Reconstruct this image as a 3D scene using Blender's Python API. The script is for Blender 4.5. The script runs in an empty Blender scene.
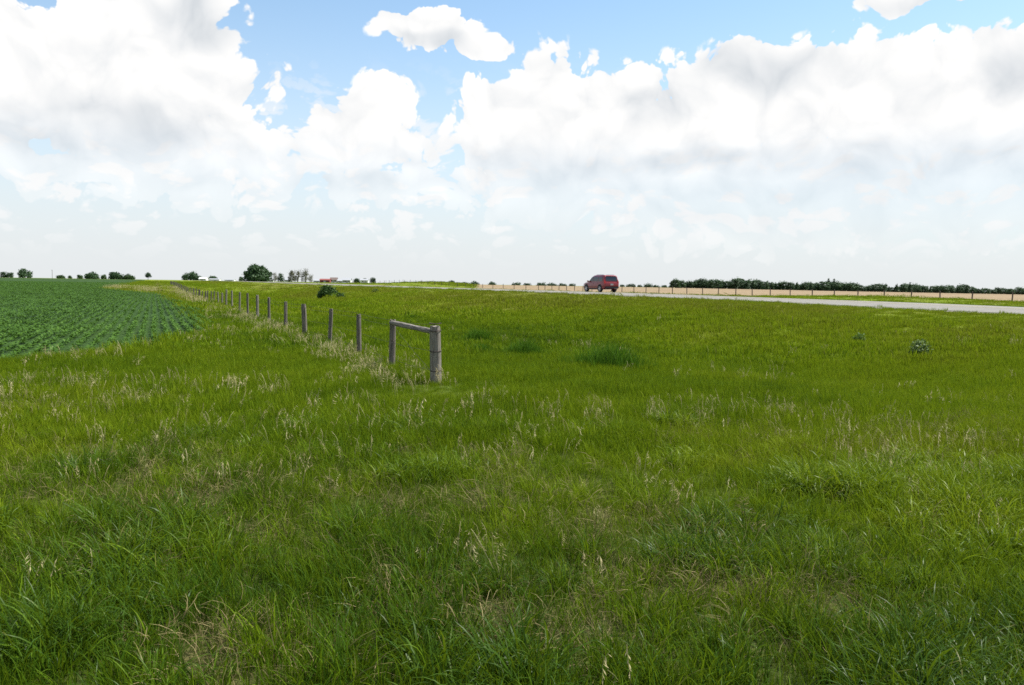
import bpy, bmesh, math, random
import numpy as np
from mathutils import Matrix, Vector
CLOUD = 0.51; SKYMUL = (1.04, 1.12, 1.03); EXPO = 1.0; DENS = 1.0

SC = bpy.context.scene
COL = SC.collection
F = 1024 * 28 / 36.0           # focal length in pixels of the 28 mm view
EYE = 2.0
ROLL = math.atan(0.0150)
PITCH = math.atan((342.5 - 285.0) / F)
rng = np.random.default_rng(7)
random.seed(7)

# ------------------------------------------------------------------ camera
cam_d = bpy.data.cameras.new("camera"); cam_d.lens = 28; cam_d.sensor_width = 36
cam_d.clip_start = 0.05; cam_d.clip_end = 20000
cam = bpy.data.objects.new("camera", cam_d); COL.objects.link(cam)
CR = Matrix.Rotation(math.pi / 2 - PITCH, 4, 'X') @ Matrix.Rotation(ROLL, 4, 'Z')
cam.matrix_world = Matrix.Translation((0, 0, EYE)) @ CR
SC.camera = cam

def pdir(px, py):
    return (CR.to_3x3() @ Vector(((px - 512) / F, -(py - 342.5) / F, -1))).normalized()
def gp(px, py, z=0.0):
    """where the ray through a pixel meets height z"""
    d = pdir(px, py); t = (z - EYE) / d.z
    return (d.x * t, d.y * t)
def hor(px):
    return 285.0 + (px - 512) * 0.0150
def col_at(px, Y):
    """ground position at depth Y on the column px"""
    d = pdir(px, hor(px)); return (d.x / d.y * Y, Y)

# ------------------------------------------------------------------ helpers
def tag(o, label=None, cat=None, group=None, kind=None):
    if label: o["label"] = label
    if cat: o["category"] = cat
    if group: o["group"] = group
    if kind: o["kind"] = kind
    return o
def empty(name, loc, rz=0, label=None, cat=None, group=None):
    o = bpy.data.objects.new(name, None); COL.objects.link(o)
    o.location = loc; o.rotation_euler = (0, 0, rz); o.empty_display_size = 0.2
    return tag(o, label, cat, group)
def mesh_np(name, V, Fq, mat=None, smooth=False):
    """V (n,3), Fq (m,k) -> mesh"""
    me = bpy.data.meshes.new(name)
    V = np.asarray(V, dtype=np.float32); Fq = np.asarray(Fq, dtype=np.int32)
    k = Fq.shape[1]; m = Fq.shape[0]
    me.vertices.add(len(V)); me.vertices.foreach_set("co", V.ravel())
    me.loops.add(m * k); me.loops.foreach_set("vertex_index", Fq.ravel())
    me.polygons.add(m)
    me.polygons.foreach_set("loop_start", np.arange(0, m * k, k, dtype=np.int32))
    me.polygons.foreach_set("loop_total", np.full(m, k, dtype=np.int32))
    if smooth: me.polygons.foreach_set("use_smooth", np.ones(m, dtype=bool))
    me.update(calc_edges=True)
    if mat: me.materials.append(mat)
    return me
def obj(name, me, parent=None, loc=(0, 0, 0)):
    o = bpy.data.objects.new(name, me); COL.objects.link(o); o.location = loc
    if parent: o.parent = parent
    return o
def bm_obj(name, bm, mat, parent=None, smooth=None, loc=(0, 0, 0)):
    me = bpy.data.meshes.new(name)
    bmesh.ops.recalc_face_normals(bm, faces=bm.faces)
    bm.to_mesh(me); bm.free()
    me.materials.append(mat)
    if smooth is not None:
        for p in me.polygons: p.use_smooth = True
        me.set_sharp_from_angle(angle=math.radians(smooth))
    return obj(name, me, parent, loc)
def b_box(bm, c, s, rot=None, bevel=0.0):
    r = bmesh.ops.create_cube(bm, size=1.0)
    vs = r['verts']
    M = Matrix.Translation(c) @ (rot.to_4x4() if rot else Matrix.Identity(4)) @ Matrix.Diagonal((*s, 1))
    bmesh.ops.transform(bm, matrix=M, verts=vs)
    if bevel:
        es = list({e for v in vs for e in v.link_edges})
        bmesh.ops.bevel(bm, geom=es, offset=bevel, segments=2, affect='EDGES', clamp_overlap=True)
def b_tube(bm, pts, radii, seg=8, cap=True):
    rings = []
    for i, p in enumerate(pts):
        p = Vector(p)
        a = Vector(pts[max(i - 1, 0)]); b = Vector(pts[min(i + 1, len(pts) - 1)])
        t = (b - a).normalized()
        ref = Vector((1, 0, 0)) if abs(t.x) < .9 else Vector((0, 1, 0))
        u = t.cross(ref).normalized(); w = t.cross(u)
        r = radii[i] if hasattr(radii, '__len__') else radii
        rings.append([bm.verts.new(p + u * (r * math.cos(2 * math.pi * k / seg)) + w * (r * math.sin(2 * math.pi * k / seg))) for k in range(seg)])
    for i in range(len(rings) - 1):
        for k in range(seg):
            bm.faces.new((rings[i][k], rings[i][(k + 1) % seg], rings[i + 1][(k + 1) % seg], rings[i + 1][k]))
    if cap:
        bm.faces.new(rings[0]); bm.faces.new(rings[-1])
    return rings

# value noise on numpy arrays
def _hash(ix, iy, seed):
    h = (ix.astype(np.int64) * 374761393 + iy.astype(np.int64) * 668265263 + seed * 1442695041) & 0xffffffff
    h = ((h ^ (h >> 13)) * 1274126177) & 0xffffffff
    h = h ^ (h >> 16)
    return (h & 0xffff) / 65535.0
def vn(x, y, scale, seed, octs=3):
    x = np.asarray(x, float) / scale; y = np.asarray(y, float) / scale
    tot = 0; amp = 1; s = 0
    for o in range(octs):
        ix = np.floor(x); iy = np.floor(y); fx = x - ix; fy = y - iy
        fx = fx * fx * (3 - 2 * fx); fy = fy * fy * (3 - 2 * fy)
        a = _hash(ix, iy, seed + o); b = _hash(ix + 1, iy, seed + o)
        c = _hash(ix, iy + 1, seed + o); d = _hash(ix + 1, iy + 1, seed + o)
        tot = tot + amp * (a + (b - a) * fx + (c - a) * fy + (a - b - c + d) * fx * fy)
        s += amp; amp *= .5; x = x * 2.03 + 17.3; y = y * 2.03 - 9.1
    return tot / s
def sstep(a, b, x):
    t = np.clip((np.asarray(x, float) - a) / (b - a), 0, 1); return t * t * (3 - 2 * t)

# ------------------------------------------------------------------ node helpers
class NT:
    def __init__(s, nt): s.nt = nt
    def n(s, typ, **kw):
        nd = s.nt.nodes.new(typ)
        for k, v in kw.items(): setattr(nd, k, v)
        return nd
    def put(s, sock, v):
        if isinstance(v, bpy.types.NodeSocket): s.nt.links.new(v, sock)
        elif v is not None:
            if hasattr(sock.default_value, '__len__') and not hasattr(v, '__len__'): v = [v] * len(sock.default_value)
            sock.default_value = v
    def m(s, op, a, b=None, c=None, clamp=False):
        nd = s.n('ShaderNodeMath', operation=op, use_clamp=clamp)
        for i, v in enumerate((a, b, c)):
            if v is not None: s.put(nd.inputs[i], v)
        return nd.outputs[0]
    def v(s, op, a, b=None, c=None, out=0):
        nd = s.n('ShaderNodeVectorMath', operation=op)
        for i, v in enumerate((a, b, c)):
            if v is not None: s.put(nd.inputs[i], v)
        return nd.outputs['Value'] if op in ('LENGTH', 'DOT_PRODUCT', 'DISTANCE') else nd.outputs[0]
    def mr(s, x, a, b, c=0.0, d=1.0, smooth=True):
        nd = s.n('ShaderNodeMapRange', interpolation_type='SMOOTHSTEP' if smooth else 'LINEAR')
        for i, v in enumerate((x, a, b, c, d)): s.put(nd.inputs[i], v)
        return nd.outputs[0]
    def mix(s, f, a, b, blend='MIX'):
        nd = s.n('ShaderNodeMix', data_type='RGBA', blend_type=blend)
        s.put(nd.inputs[0], f)
        s.put(nd.inputs[6], (*a, 1) if isinstance(a, tuple) and len(a) == 3 else a)
        s.put(nd.inputs[7], (*b, 1) if isinstance(b, tuple) and len(b) == 3 else b)
        return nd.outputs[2]
    def noise(s, vec, scale, detail=3.0, rough=.5, lac=2.0, dims='3D', dist=0.0):
        nd = s.n('ShaderNodeTexNoise', noise_dimensions=dims)
        s.put(nd.inputs['Vector'], vec); nd.inputs['Scale'].default_value = scale
        nd.inputs['Detail'].default_value = detail; nd.inputs['Roughness'].default_value = rough
        nd.inputs['Lacunarity'].default_value = lac; nd.inputs['Distortion'].default_value = dist
        return nd.outputs
    def voro(s, vec, scale, detail=0.0, rough=.5, dims='2D', feature='F1', smooth=None):
        nd = s.n('ShaderNodeTexVoronoi', voronoi_dimensions=dims, feature=feature)
        s.put(nd.inputs['Vector'], vec); nd.inputs['Scale'].default_value = scale
        nd.inputs['Detail'].default_value = detail; nd.inputs['Roughness'].default_value = rough
        if smooth is not None: nd.inputs['Smoothness'].default_value = smooth
        return nd.outputs['Distance']
    def attr(s, name, typ='GEOMETRY'):
        nd = s.n('ShaderNodeAttribute', attribute_name=name, attribute_type=typ); return nd.outputs

def new_mat(name):
    m = bpy.data.materials.new(name); m.use_nodes = True
    t = NT(m.node_tree); m.node_tree.nodes.clear()
    out = t.n('ShaderNodeOutputMaterial')
    return m, t, out
def bsdf(t, out, color, rough=.8, spec=.3, metal=0.0, coat=0.0, bump=None, bump_d=.02, trans=0.0, trans_col=None):
    p = t.n('ShaderNodeBsdfPrincipled')
    t.put(p.inputs['Base Color'], (*color, 1) if isinstance(color, tuple) and len(color) == 3 else color)
    t.put(p.inputs['Roughness'], rough); t.put(p.inputs['Specular IOR Level'], spec)
    t.put(p.inputs['Metallic'], metal); t.put(p.inputs['Coat Weight'], coat)
    if bump is not None:
        b = t.n('ShaderNodeBump'); b.inputs['Distance'].default_value = bump_d; t.put(b.inputs['Height'], bump)
        t.nt.links.new(b.outputs[0], p.inputs['Normal'])
    sh = p.outputs[0]
    if trans > 0:
        tr = t.n('ShaderNodeBsdfTranslucent'); t.put(tr.inputs[0], trans_col if trans_col is not None else color)
        mx = t.n('ShaderNodeMixShader'); mx.inputs[0].default_value = trans
        t.nt.links.new(sh, mx.inputs[1]); t.nt.links.new(tr.outputs[0], mx.inputs[2]); sh = mx.outputs[0]
    t.nt.links.new(sh, out.inputs[0])
    return p
def simple_mat(name, color, rough=.7, spec=.3, metal=0., coat=0., var=.25, scale=3.0):
    m, t, out = new_mat(name)
    tc = t.n('ShaderNodeTexCoord').outputs['Object']
    nz = t.noise(tc, scale, 4, .6)[0]
    c = t.mix(t.mr(nz, .3, .7), tuple(x * (1 - var) for x in color), tuple(x * (1 + var) for x in color))
    bsdf(t, out, c, rough, spec, metal, coat)
    return m
# ------------------------------------------------------------------ light and sky
SUN_EL, SUN_AZ = math.radians(57), math.radians(68)       # azimuth clockwise from +Y
sd = bpy.data.lights.new("sun", 'SUN'); sd.energy = 4.7; sd.angle = math.radians(4.0); sd.color = (1.0, .96, .89)
sun = bpy.data.objects.new("sun", sd); COL.objects.link(sun)
_s = Vector((math.sin(SUN_AZ) * math.cos(SUN_EL), math.cos(SUN_AZ) * math.cos(SUN_EL), math.sin(SUN_EL)))
sun.rotation_euler = (-_s).to_track_quat('-Z', 'Y').to_euler()

world = bpy.data.worlds.new("World"); SC.world = world; world.use_nodes = True
world.node_tree.nodes.clear()
w = NT(world.node_tree)
STR = 0.10
dirv = w.n('ShaderNodeTexCoord').outputs['Generated']
sx = w.n('ShaderNodeSeparateXYZ'); w.put(sx.inputs[0], dirv)
az = w.m('ARCTAN2', sx.outputs[0], sx.outputs[1])
el = w.m('ARCTAN2', sx.outputs[2], w.m('SQRT', w.m('ADD', w.m('MULTIPLY', sx.outputs[0], sx.outputs[0]), w.m('MULTIPLY', sx.outputs[1], sx.outputs[1]))))
cp = w.n('ShaderNodeCombineXYZ')
U = w.m('MULTIPLY', az, F / 100); V = w.m('MULTIPLY', el, F / 100)      # hundredths of a pixel-sized angle
w.put(cp.inputs[0], U); w.put(cp.inputs[1], V)
P0 = cp.outputs[0]
def uv(px, py):
    d = pdir(px, py)
    return (math.atan2(d.x, d.y) * F / 100, math.atan2(d.z, math.hypot(d.x, d.y)) * F / 100)
def blob(P, px, py, rx, ry, soft=None):
    """angular ellipse: positive inside, in units of 100 px"""
    cu, cv = uv(px, py)
    a = w.v('MULTIPLY_ADD', P, (100 / rx, 100 / ry, 0), (-cu * 100 / rx, -cv * 100 / ry, 0))
    k = (soft or min(rx, ry)) / 100
    return w.m('MULTIPLY_ADD', w.v('LENGTH', a), -k, k)
def union(P, lst):
    r = None
    for b in lst:
        v = blob(P, *b)
        r = v if r is None else w.m('MAXIMUM', r, v)
    return r
# a smooth warp of the outlines, and cauliflower detail on top of it
wn = w.noise(P0, 1.5, 1.0, .5, dims='2D')[1]
P1 = w.v('MULTIPLY_ADD', w.v('SUBTRACT', wn, (.5, .5, .5)), (.36, .30, 0), P0)
def billow(P):
    a = w.voro(P, 3.4, 3.0, .5)
    return w.m('SUBTRACT', 1.0, w.m('MULTIPLY', w.m('MULTIPLY', a, a), 1.35))
LOFF = (.06, .11, 0)
b1 = billow(P1)
fb = w.noise(P1, 1.6, 5, .55, dims='2D')[0]
lo1 = w.noise(P1, 2.0, 1.5, .5, dims='2D')[0]
pw = w.v('MULTIPLY_ADD', w.v('SUBTRACT', wn, (.5, .5, .5)), (.15, .15, 0), P1)
puff = w.voro(w.v('MULTIPLY', pw, (1.0, 1.25, 1)), 2.6, 0, .5, feature='SMOOTH_F1', smooth=.5)
puff2 = w.voro(w.v('MULTIPLY', w.v('ADD', pw, LOFF), (1.0, 1.25, 1)), 2.6, 0, .5, feature='SMOOTH_F1', smooth=.5)
fine = w.noise(P0, 14.0, 2, .6, dims='2D')[0]

CUM = [  # the cumulus: centre and half axes in photograph pixels (converted to world angles above)
 (5, 75, 62, 70), (12, 22, 34, 30), (60, 95, 60, 45), (150, 30, 76, 62), (190, 40, 42, 50), (120, 105, 120, 62), (205, 95, 50, 34), (245, 84, 34, 16),
 (238, 152, 55, 36), (280, 172, 34, 24), (90, 168, 95, 24), (190, 180, 110, 26),
 (365, 140, 58, 42), (383, 100, 22, 20), (330, 150, 40, 34), (418, 165, 34, 20), (370, 185, 85, 22),
 (432, 29, 50, 23, 48), (486, 51, 28, 14, 34), (560, 150, 60, 45),
 (500, 135, 56, 52), (545, 90, 40, 42), (590, 110, 55, 46), (625, 105, 50, 36), (640, 140, 70, 52), (790, 110, 60, 40), (715, 120, 75, 55), (700, 68, 26, 14),
 (762, 75, 58, 34), (850, 95, 95, 52), (865, 55, 40, 17), (965, 95, 100, 46), (1060, 100, 90, 55),
 (560, 190, 130, 40), (760, 190, 190, 60), (960, 180, 170, 60),
 (915, -3, 50, 12, 34),
]
dmax = union(P1, CUM)
# other parts of the sky, outside the picture: broken cumulus from noise
back = w.mr(w.m('ABSOLUTE', az), .80, 1.1)
high = w.mr(el, .42, .62)
other = w.m('MAXIMUM', back, high)
nb = w.noise(dirv, 2.6, 3, .55)[0]
oth = w.m('MULTIPLY_ADD', other, 4.0, w.m('MULTIPLY_ADD', nb, 2.2, -5.2 + .1))
dmax = w.m('MAXIMUM', dmax, oth)
dn = w.m('MULTIPLY_ADD', dmax, 1.5, w.m('ADD', w.m('MULTIPLY_ADD', b1, .24, -.03), w.m('MULTIPLY_ADD', fb, .26, -.12)))
dn = w.m('MULTIPLY_ADD', w.m('SUBTRACT', fine, .5), .07, dn)
dn = w.m('MULTIPLY_ADD', w.mr(dmax, .06, .30), .35, dn)
alpha = w.m('MULTIPLY', w.mr(dn, -.005, .075), w.mr(dmax, -.15, -.06))
relief = w.m('MULTIPLY_ADD', b1, .26, w.m('MULTIPLY_ADD', w.m('SUBTRACT', puff2, puff), .85, -.18))
DARK = [(105, 128, 90, 24), (60, 135, 70, 16), (560, 172, 95, 22), (765, 162, 60, 15), (760, 208, 190, 26), (650, 108, 34, 15),
        (775, 72, 55, 16), (735, 66, 36, 14), (920, 195, 170, 44), (345, 182, 60, 12), (435, 42, 40, 9), (915, 4, 40, 8), (190, 20, 40, 20), (700, 160, 60, 14), (1010, 75, 30, 14)]
dk = None
for (px, py, rx, ry) in DARK:
    v = w.mr(blob(P1, px, py, rx * 1.5, ry * 1.7, soft=100), 0.0, .75)
    dk = v if dk is None else w.m('MAXIMUM', dk, v)
edge = w.mr(dn, .02, .42)                                   # thin edges stay bright
shade = w.m('MULTIPLY', dk, w.m('MULTIPLY_ADD', fb, .4, .5))
lum = w.m('MULTIPLY_ADD', relief, .165, 1.03)
lum = w.m('SUBTRACT', lum, w.m('MULTIPLY', shade, .21))
lum = w.m('SUBTRACT', lum, w.m('MULTIPLY', w.mr(lo1, .65, .30), .04))
lum = w.m('SUBTRACT', lum, w.m('MULTIPLY', other, .25))
lum = w.m('MAXIMUM', w.m('MINIMUM', lum, 1.12), .6)
ccol = w.mix(w.mr(lum, .62, 1.0, smooth=False), (.91, .98, 1.05), (1.0, .995, .985))
vm = w.n('ShaderNodeVectorMath', operation='SCALE'); w.put(vm.inputs[0], ccol); w.put(vm.inputs['Scale'], w.m('MULTIPLY', lum, CLOUD / STR))
cloud_c = vm.outputs[0]
# small flat puffs in ranks between the cumulus and the horizon
P2 = w.v('MULTIPLY', P1, (1.2, 2.2, 1))
pf = w.m('MULTIPLY_ADD', billow(w.v('MULTIPLY', P2, (.8, .8, 1))), .42, w.noise(P2, 1.15, 4, .55, dims='2D')[0])
veil = w.m('MULTIPLY', w.mr(pf, .60, .84), w.m('MULTIPLY', w.mr(V, 2.2, 1.2), w.mr(V, .1, .75)))
Vp = w.m('MAXIMUM', V, 0.0)
haze = w.m('POWER', 2.718, w.m('MULTIPLY', w.m('MULTIPLY', Vp, Vp), -.36))
nis = w.n('ShaderNodeTexSky', sky_type='NISHITA', sun_disc=False, sun_elevation=SUN_EL, sun_rotation=SUN_AZ, altitude=900,
          air_density=1.0, dust_density=.6, ozone_density=1.6)
skyc = w.mix(1.0, nis.outputs[0], SKYMUL, 'MULTIPLY')
hz = w.n('ShaderNodeRGB'); hz.outputs[0].default_value = (.765 * CLOUD / STR, .795 * CLOUD / STR, .825 * CLOUD / STR, 1)
vl = w.n('ShaderNodeRGB'); vl.outputs[0].default_value = (.945 * CLOUD / STR, .95 * CLOUD / STR, .95 * CLOUD / STR, 1)
c = w.mix(w.m('MULTIPLY', haze, .96), skyc, hz.outputs[0])
c = w.mix(w.m('MULTIPLY', veil, .85), c, vl.outputs[0])
low = w.mr(V, .45, 1.55)                                    # cumulus sink into the haze towards the horizon
c = w.mix(w.m('MULTIPLY', alpha, w.m('MULTIPLY_ADD', low, .75, .25)), c, cloud_c)
bg = w.n('ShaderNodeBackground'); bg.inputs['Strength'].default_value = STR
w.put(bg.inputs[0], c)
wo = w.n('ShaderNodeOutputWorld'); w.nt.links.new(bg.outputs[0], wo.inputs[0])
world.cycles.sampling_method = 'MANUAL'; world.cycles.sample_map_resolution = 512

SC.view_settings.view_transform = 'Standard'; SC.view_settings.look = 'None'
SC.view_settings.exposure = EXPO; SC.view_settings.gamma = 1.0
SC.render.engine = 'CYCLES'
SC.cycles.use_denoising = False
SC.cycles.max_bounces = 6; SC.cycles.diffuse_bounces = 3; SC.cycles.glossy_bounces = 2; SC.cycles.transmission_bounces = 3
SC.cycles.sample_clamp_indirect = 6
SC.cycles.filter_width = 1.6
# ------------------------------------------------------------------ terrain
DQ = (.9119, .4104)            # across the fence and the road, to the right
DT = (-.4104, .9119)           # along them, away from the camera
def qt(x, y): return x * DQ[0] + y * DQ[1], x * DT[0] + y * DT[1]
def xy(q, t): return q * DQ[0] + t * DT[0], q * DQ[1] + t * DT[1]
ROAD0, ROAD1 = 30.1, 44.1
_RT = ([-400, -60, 0, 24, 34, 50, 67, 140, 210, 340, 500, 1500, 9000], [.7, .9, 1.05, 1.15, 1.26, 1.32, 1.38, 1.43, 1.58, 1.76, 1.86, 1.9, 1.9])
def zroad(t): return np.interp(t, *_RT)
_HT = ([-200, 15, 25, 40, 58, 72, 86, 105, 135, 170, 260], [.62, .80, .94, 1.18, 1.36, 1.15, .70, .62, .95, 1.2, 1.45])
def Z(x, y):
    x = np.asarray(x, float); y = np.asarray(y, float)
    q, t = qt(x, y); D = np.hypot(x, y)
    zl = 1.72 * sstep(40, 760, t)
    zr = zroad(t)
    wr = sstep(14, ROAD0 - .4, q)
    z0_ = .45 * np.exp(-((t - 125) / 60) ** 2 - ((q - 6) / 10) ** 2)
    zl = zl - z0_
    z = zl * (1 - wr) + (zr - .03) * wr
    z = z - .16 * np.exp(-((q - 15.5) / 3.2) ** 2) * sstep(200, 60, t)
    # beyond the road
    zf_far = np.interp(x / np.maximum(y, 1), [.0, .236, .40, .643, 1.2], [1.75, 1.62, 1.15, .62, .3])
    zn = .82
    f = sstep(130, 480, D); zb = zn * (1 - f) + zf_far * f
    zb = zb + (np.interp(t, *_HT) - zb) * np.exp(-((q - 63) / 6.5) ** 4) * sstep(330, 200, t)
    zb = zb + 1.25 * np.exp(-((x + 34) / 19) ** 2 - ((y - 350) / 95) ** 2) * sstep(48, 62, q)
    wb = sstep(ROAD1 + .4, 54, q)
    z = np.where(q > ROAD1, (zr - .10) * (1 - wb) + zb * wb, z)
    z = np.where((q > ROAD0 + 1.0) & (q < ROAD1 - .2), zr - .14, z)
    # hummocks close by, gentle unevenness everywhere off the road
    off = 1 - sstep(27.5, 29.5, q) * sstep(47, 45, q)
    z = z + off * ((vn(x, y, 1.7, 5, 2) - .5) * .16 * sstep(40, 12, D) + (vn(x, y, 9, 8, 2) - .5) * .22 * sstep(0, 14, D) * sstep(400, 120, D))
    return z

# crop field outline (left of the fence)
_CROP = [gp(0, 364), gp(54, 357), gp(107, 351), gp(150, 344), gp(187, 336), gp(202, 327), gp(193, 309), gp(174, 298.5)]
def crop_edge_q():
    qs = [qt(*p) for p in _CROP]; return [p[1] for p in qs], [p[0] for p in qs]
_ce = crop_edge_q(); _o = np.argsort(_ce[0]); _ct = np.array(_ce[0])[_o]; _cq = np.array(_ce[1])[_o]
_ct = np.append(_ct, [135, 170, 260, 900]); _cq = _cq + .4
_cq = np.append(_cq, [_cq[-1] - 1.5, -9.0, -8.0, -3.0])
CT0 = float(_ct[0])
def in_crop(x, y):
    q, t = qt(np.asarray(x, float), np.asarray(y, float))
    wob = (vn(x, y, 2.5, 3, 2) - .5) * 1.2
    return (q < np.interp(t, _ct, _cq, left=-99) + wob * .5) & (t > CT0 - .2) & (t < 900)
def in_stubble(x, y):
    q, t = qt(np.asarray(x, float), np.asarray(y, float))
    lim = np.interp(t, [-100, 20, 80, 92, 110, 135, 200, 330], [74, 74, 72, 55, 55, 70, 80, 130])
    return (q > lim + (vn(x, y, 6, 4, 2) - .5) * 4) & (x / np.maximum(y, 1) > -.14 + .02 * vn(x, y, 40, 2, 2)) & (y < 900) & (np.hypot(x, y) < 1600)

# fields that steer the vegetation
THATCH = [(270, 648, .50, 1.0), (480, 612, .45, 1.0), (600, 592, .65, .9), (700, 596, .6, .9), (800, 598, .35, .6), (200, 490, 1.2, .55), (120, 470, 1.0, .5),
          (330, 640, .35, .7), (885, 612, .25, .9), (640, 560, .5, .6), (440, 520, .9, .6), (600, 520, .9, .5), (60, 560, .7, .4), (250, 540, .7, .45), (520, 640, .4, .7), (760, 640, .3, .5), (880, 460, .9, .45)]
LUSH = [(130, 612, .75, 1.0), (60, 650, .7, 1.0), (20, 560, .9, .6), (400, 640, .75, .9), (370, 590, .7, .7), (500, 665, .6, 1), (640, 668, .6, .9), (790, 570, .8, .9), (740, 560, .5, .7), (900, 500, 1.1, .8), (1000, 490, 1.0, 1.0),
        (960, 560, 1.0, .9), (1000, 640, .9, 1.0), (900, 660, .7, .8), (860, 560, .5, .8), (840, 640, .5, .8), (150, 540, .8, .5), (280, 590, .5, .7), (730, 655, .5, .8)]
def spots(x, y, lst):
    r = np.zeros(np.shape(x))
    for px, py, rad, a in lst:
        cx, cy = gp(px, py)
        k = rad * (1 + (cy - 5) * .03)
        r = np.maximum(r, a * np.exp(-(((x - cx) / (k * 1.25)) ** 2 + ((y - cy) / k) ** 2)))
    return r
def thatch(x, y):
    n = vn(x, y, .9, 31, 3); big = vn(x, y, 5, 32, 2)
    D = np.hypot(x, y)
    a = sstep(.62, .82, n * .6 + big * .45) * .32
    q, t = qt(x, y)
    trk = .9 * np.exp(-((q - 1.2 - .5 * (vn(t, t * 0, 9, 36, 2) - .5)) / .9) ** 2) * sstep(60, 95, t) * sstep(.25, .5, vn(x, y, 6, 37, 2) + .2)
    a = np.maximum(a * sstep(60, 10, D), trk)
    return np.clip(np.maximum(a, spots(x, y, THATCH) * (0.22 + .95 * vn(x, y, .45, 33, 2)) * .85), 0, 1)
def lush(x, y):
    n = vn(x, y, 1.3, 41, 3)
    D = np.hypot(x, y)
    return np.clip(np.maximum(sstep(.52, .72, n) * .6 * sstep(22, 5, D), spots(x, y, LUSH) * (.6 + .7 * vn(x, y, .6, 43, 2))), 0, 1)
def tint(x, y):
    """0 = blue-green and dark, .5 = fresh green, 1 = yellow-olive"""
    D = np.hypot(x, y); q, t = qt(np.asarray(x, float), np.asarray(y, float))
    a = np.interp(D, [3.5, 5.5, 8, 12, 20, 30, 45, 80, 300], [.26, .42, .57, .69, .62, .56, .63, .76, .74])  # low values up close paint the foreground's dimmer light into the grass colour
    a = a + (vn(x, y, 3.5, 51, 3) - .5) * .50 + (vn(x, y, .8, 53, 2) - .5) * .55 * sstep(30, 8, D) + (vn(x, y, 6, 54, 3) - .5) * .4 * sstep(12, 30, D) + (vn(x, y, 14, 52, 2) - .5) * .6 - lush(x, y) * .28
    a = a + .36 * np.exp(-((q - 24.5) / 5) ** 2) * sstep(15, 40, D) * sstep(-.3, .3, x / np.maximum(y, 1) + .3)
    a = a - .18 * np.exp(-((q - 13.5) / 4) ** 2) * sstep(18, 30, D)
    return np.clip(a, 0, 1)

# ---- materials of the ground
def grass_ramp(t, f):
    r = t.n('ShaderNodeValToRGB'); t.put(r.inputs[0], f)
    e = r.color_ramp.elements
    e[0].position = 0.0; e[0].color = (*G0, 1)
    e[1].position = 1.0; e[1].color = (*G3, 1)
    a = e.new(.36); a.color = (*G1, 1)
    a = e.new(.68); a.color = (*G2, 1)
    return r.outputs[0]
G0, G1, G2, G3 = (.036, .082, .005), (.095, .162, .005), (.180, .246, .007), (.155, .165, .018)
def ground_mat():
    m, t, out = new_mat("meadow_ground")
    pos = t.n('ShaderNodeNewGeometry').outputs['Position']
    tn = t.attr("tint")[2]; th = t.attr("thatch")[2]
    n1 = t.noise(pos, 1.3, 6, .65)[0]; n2 = t.noise(pos, 14, 5, .6)[0]; n3 = t.noise(pos, .16, 5, .6)[0]
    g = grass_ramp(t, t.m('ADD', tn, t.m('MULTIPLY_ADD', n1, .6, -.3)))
    g = t.mix(t.mr(n2, .35, .7), t.mix(1.0, g, (.45, .45, .45), 'MULTIPLY'), g)
    g = t.mix(t.mr(n3, .52, .75, 0, .45), g, (.11, .10, .030))
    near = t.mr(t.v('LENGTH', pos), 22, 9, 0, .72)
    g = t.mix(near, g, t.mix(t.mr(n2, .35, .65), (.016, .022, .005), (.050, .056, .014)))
    s = t.mix(t.mr(n2, .3, .7), (.040, .034, .014), (.135, .110, .050))
    c = t.mix(t.m('MULTIPLY', th, t.mr(n1, .2, .6, .5, 1.0)), g, s)
    bsdf(t, out, c, .95, .1, bump=t.m('ADD', n2, t.m('MULTIPLY', n1, .6)), bump_d=.06)
    return m
def crop_soil_mat():
    m, t, out = new_mat("crop_soil")
    pos = t.n('ShaderNodeNewGeometry').outputs['Position']
    n1 = t.noise(pos, 3, 5, .6)[0]; n2 = t.noise(pos, .05, 4, .55)[0]
    c = t.mix(t.mr(n1, .3, .7), (.016, .038, .007), (.030, .062, .010))
    c = t.mix(t.mr(n2, .4, .65, 0, .5), c, (.024, .056, .012))
    bsdf(t, out, c, .9, .1, bump=n1, bump_d=.05)
    return m
def stubble_mat():
    m, t, out = new_mat("stubble")
    pos = t.n('ShaderNodeNewGeometry').outputs['Position']
    st = t.v('MULTIPLY', pos, (.02, .14, 0))
    n1 = t.noise(pos, 1.2, 5, .65)[0]; n2 = t.noise(st, 1.0, 4, .6)[0]
    c = t.mix(t.mr(n1, .3, .7), (.17, .122, .070), (.255, .192, .118))
    c = t.mix(t.mr(n2, .5, .72, 0, .45), c, (.15, .125, .062))
    bsdf(t, out, c, .95, .1, bump=n1, bump_d=.08)
    return m

# ---- one sheet of ground in rings round the camera, split by land use
rad = [0.35]
while rad[-1] < 9000: rad.append(rad[-1] * (1.014 if rad[-1] < 60 else 1.022) + .01)
rad = np.array(rad)
ang = np.concatenate([np.linspace(-math.pi, -.95, 60, endpoint=False), np.linspace(-.95, .95, 440, endpoint=False), np.linspace(.95, math.pi, 60, endpoint=False)])
NA, NR = len(ang), len(rad)
RR, AA = np.meshgrid(rad, ang, indexing='ij')
gx = (RR * np.sin(AA)).ravel(); gy = (RR * np.cos(AA)).ravel()
gv = np.stack([gx, gy, Z(gx, gy)], 1)
gv = np.vstack([gv, [[0, 0, float(Z(0, 0))]]])
i, j = np.meshgrid(np.arange(NR - 1), np.arange(NA), indexing='ij'); j2 = (j + 1) % NA
quads = np.stack([i * NA + j, i * NA + j2, (i + 1) * NA + j2, (i + 1) * NA + j], -1).reshape(-1, 4)[:, ::-1]
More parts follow.
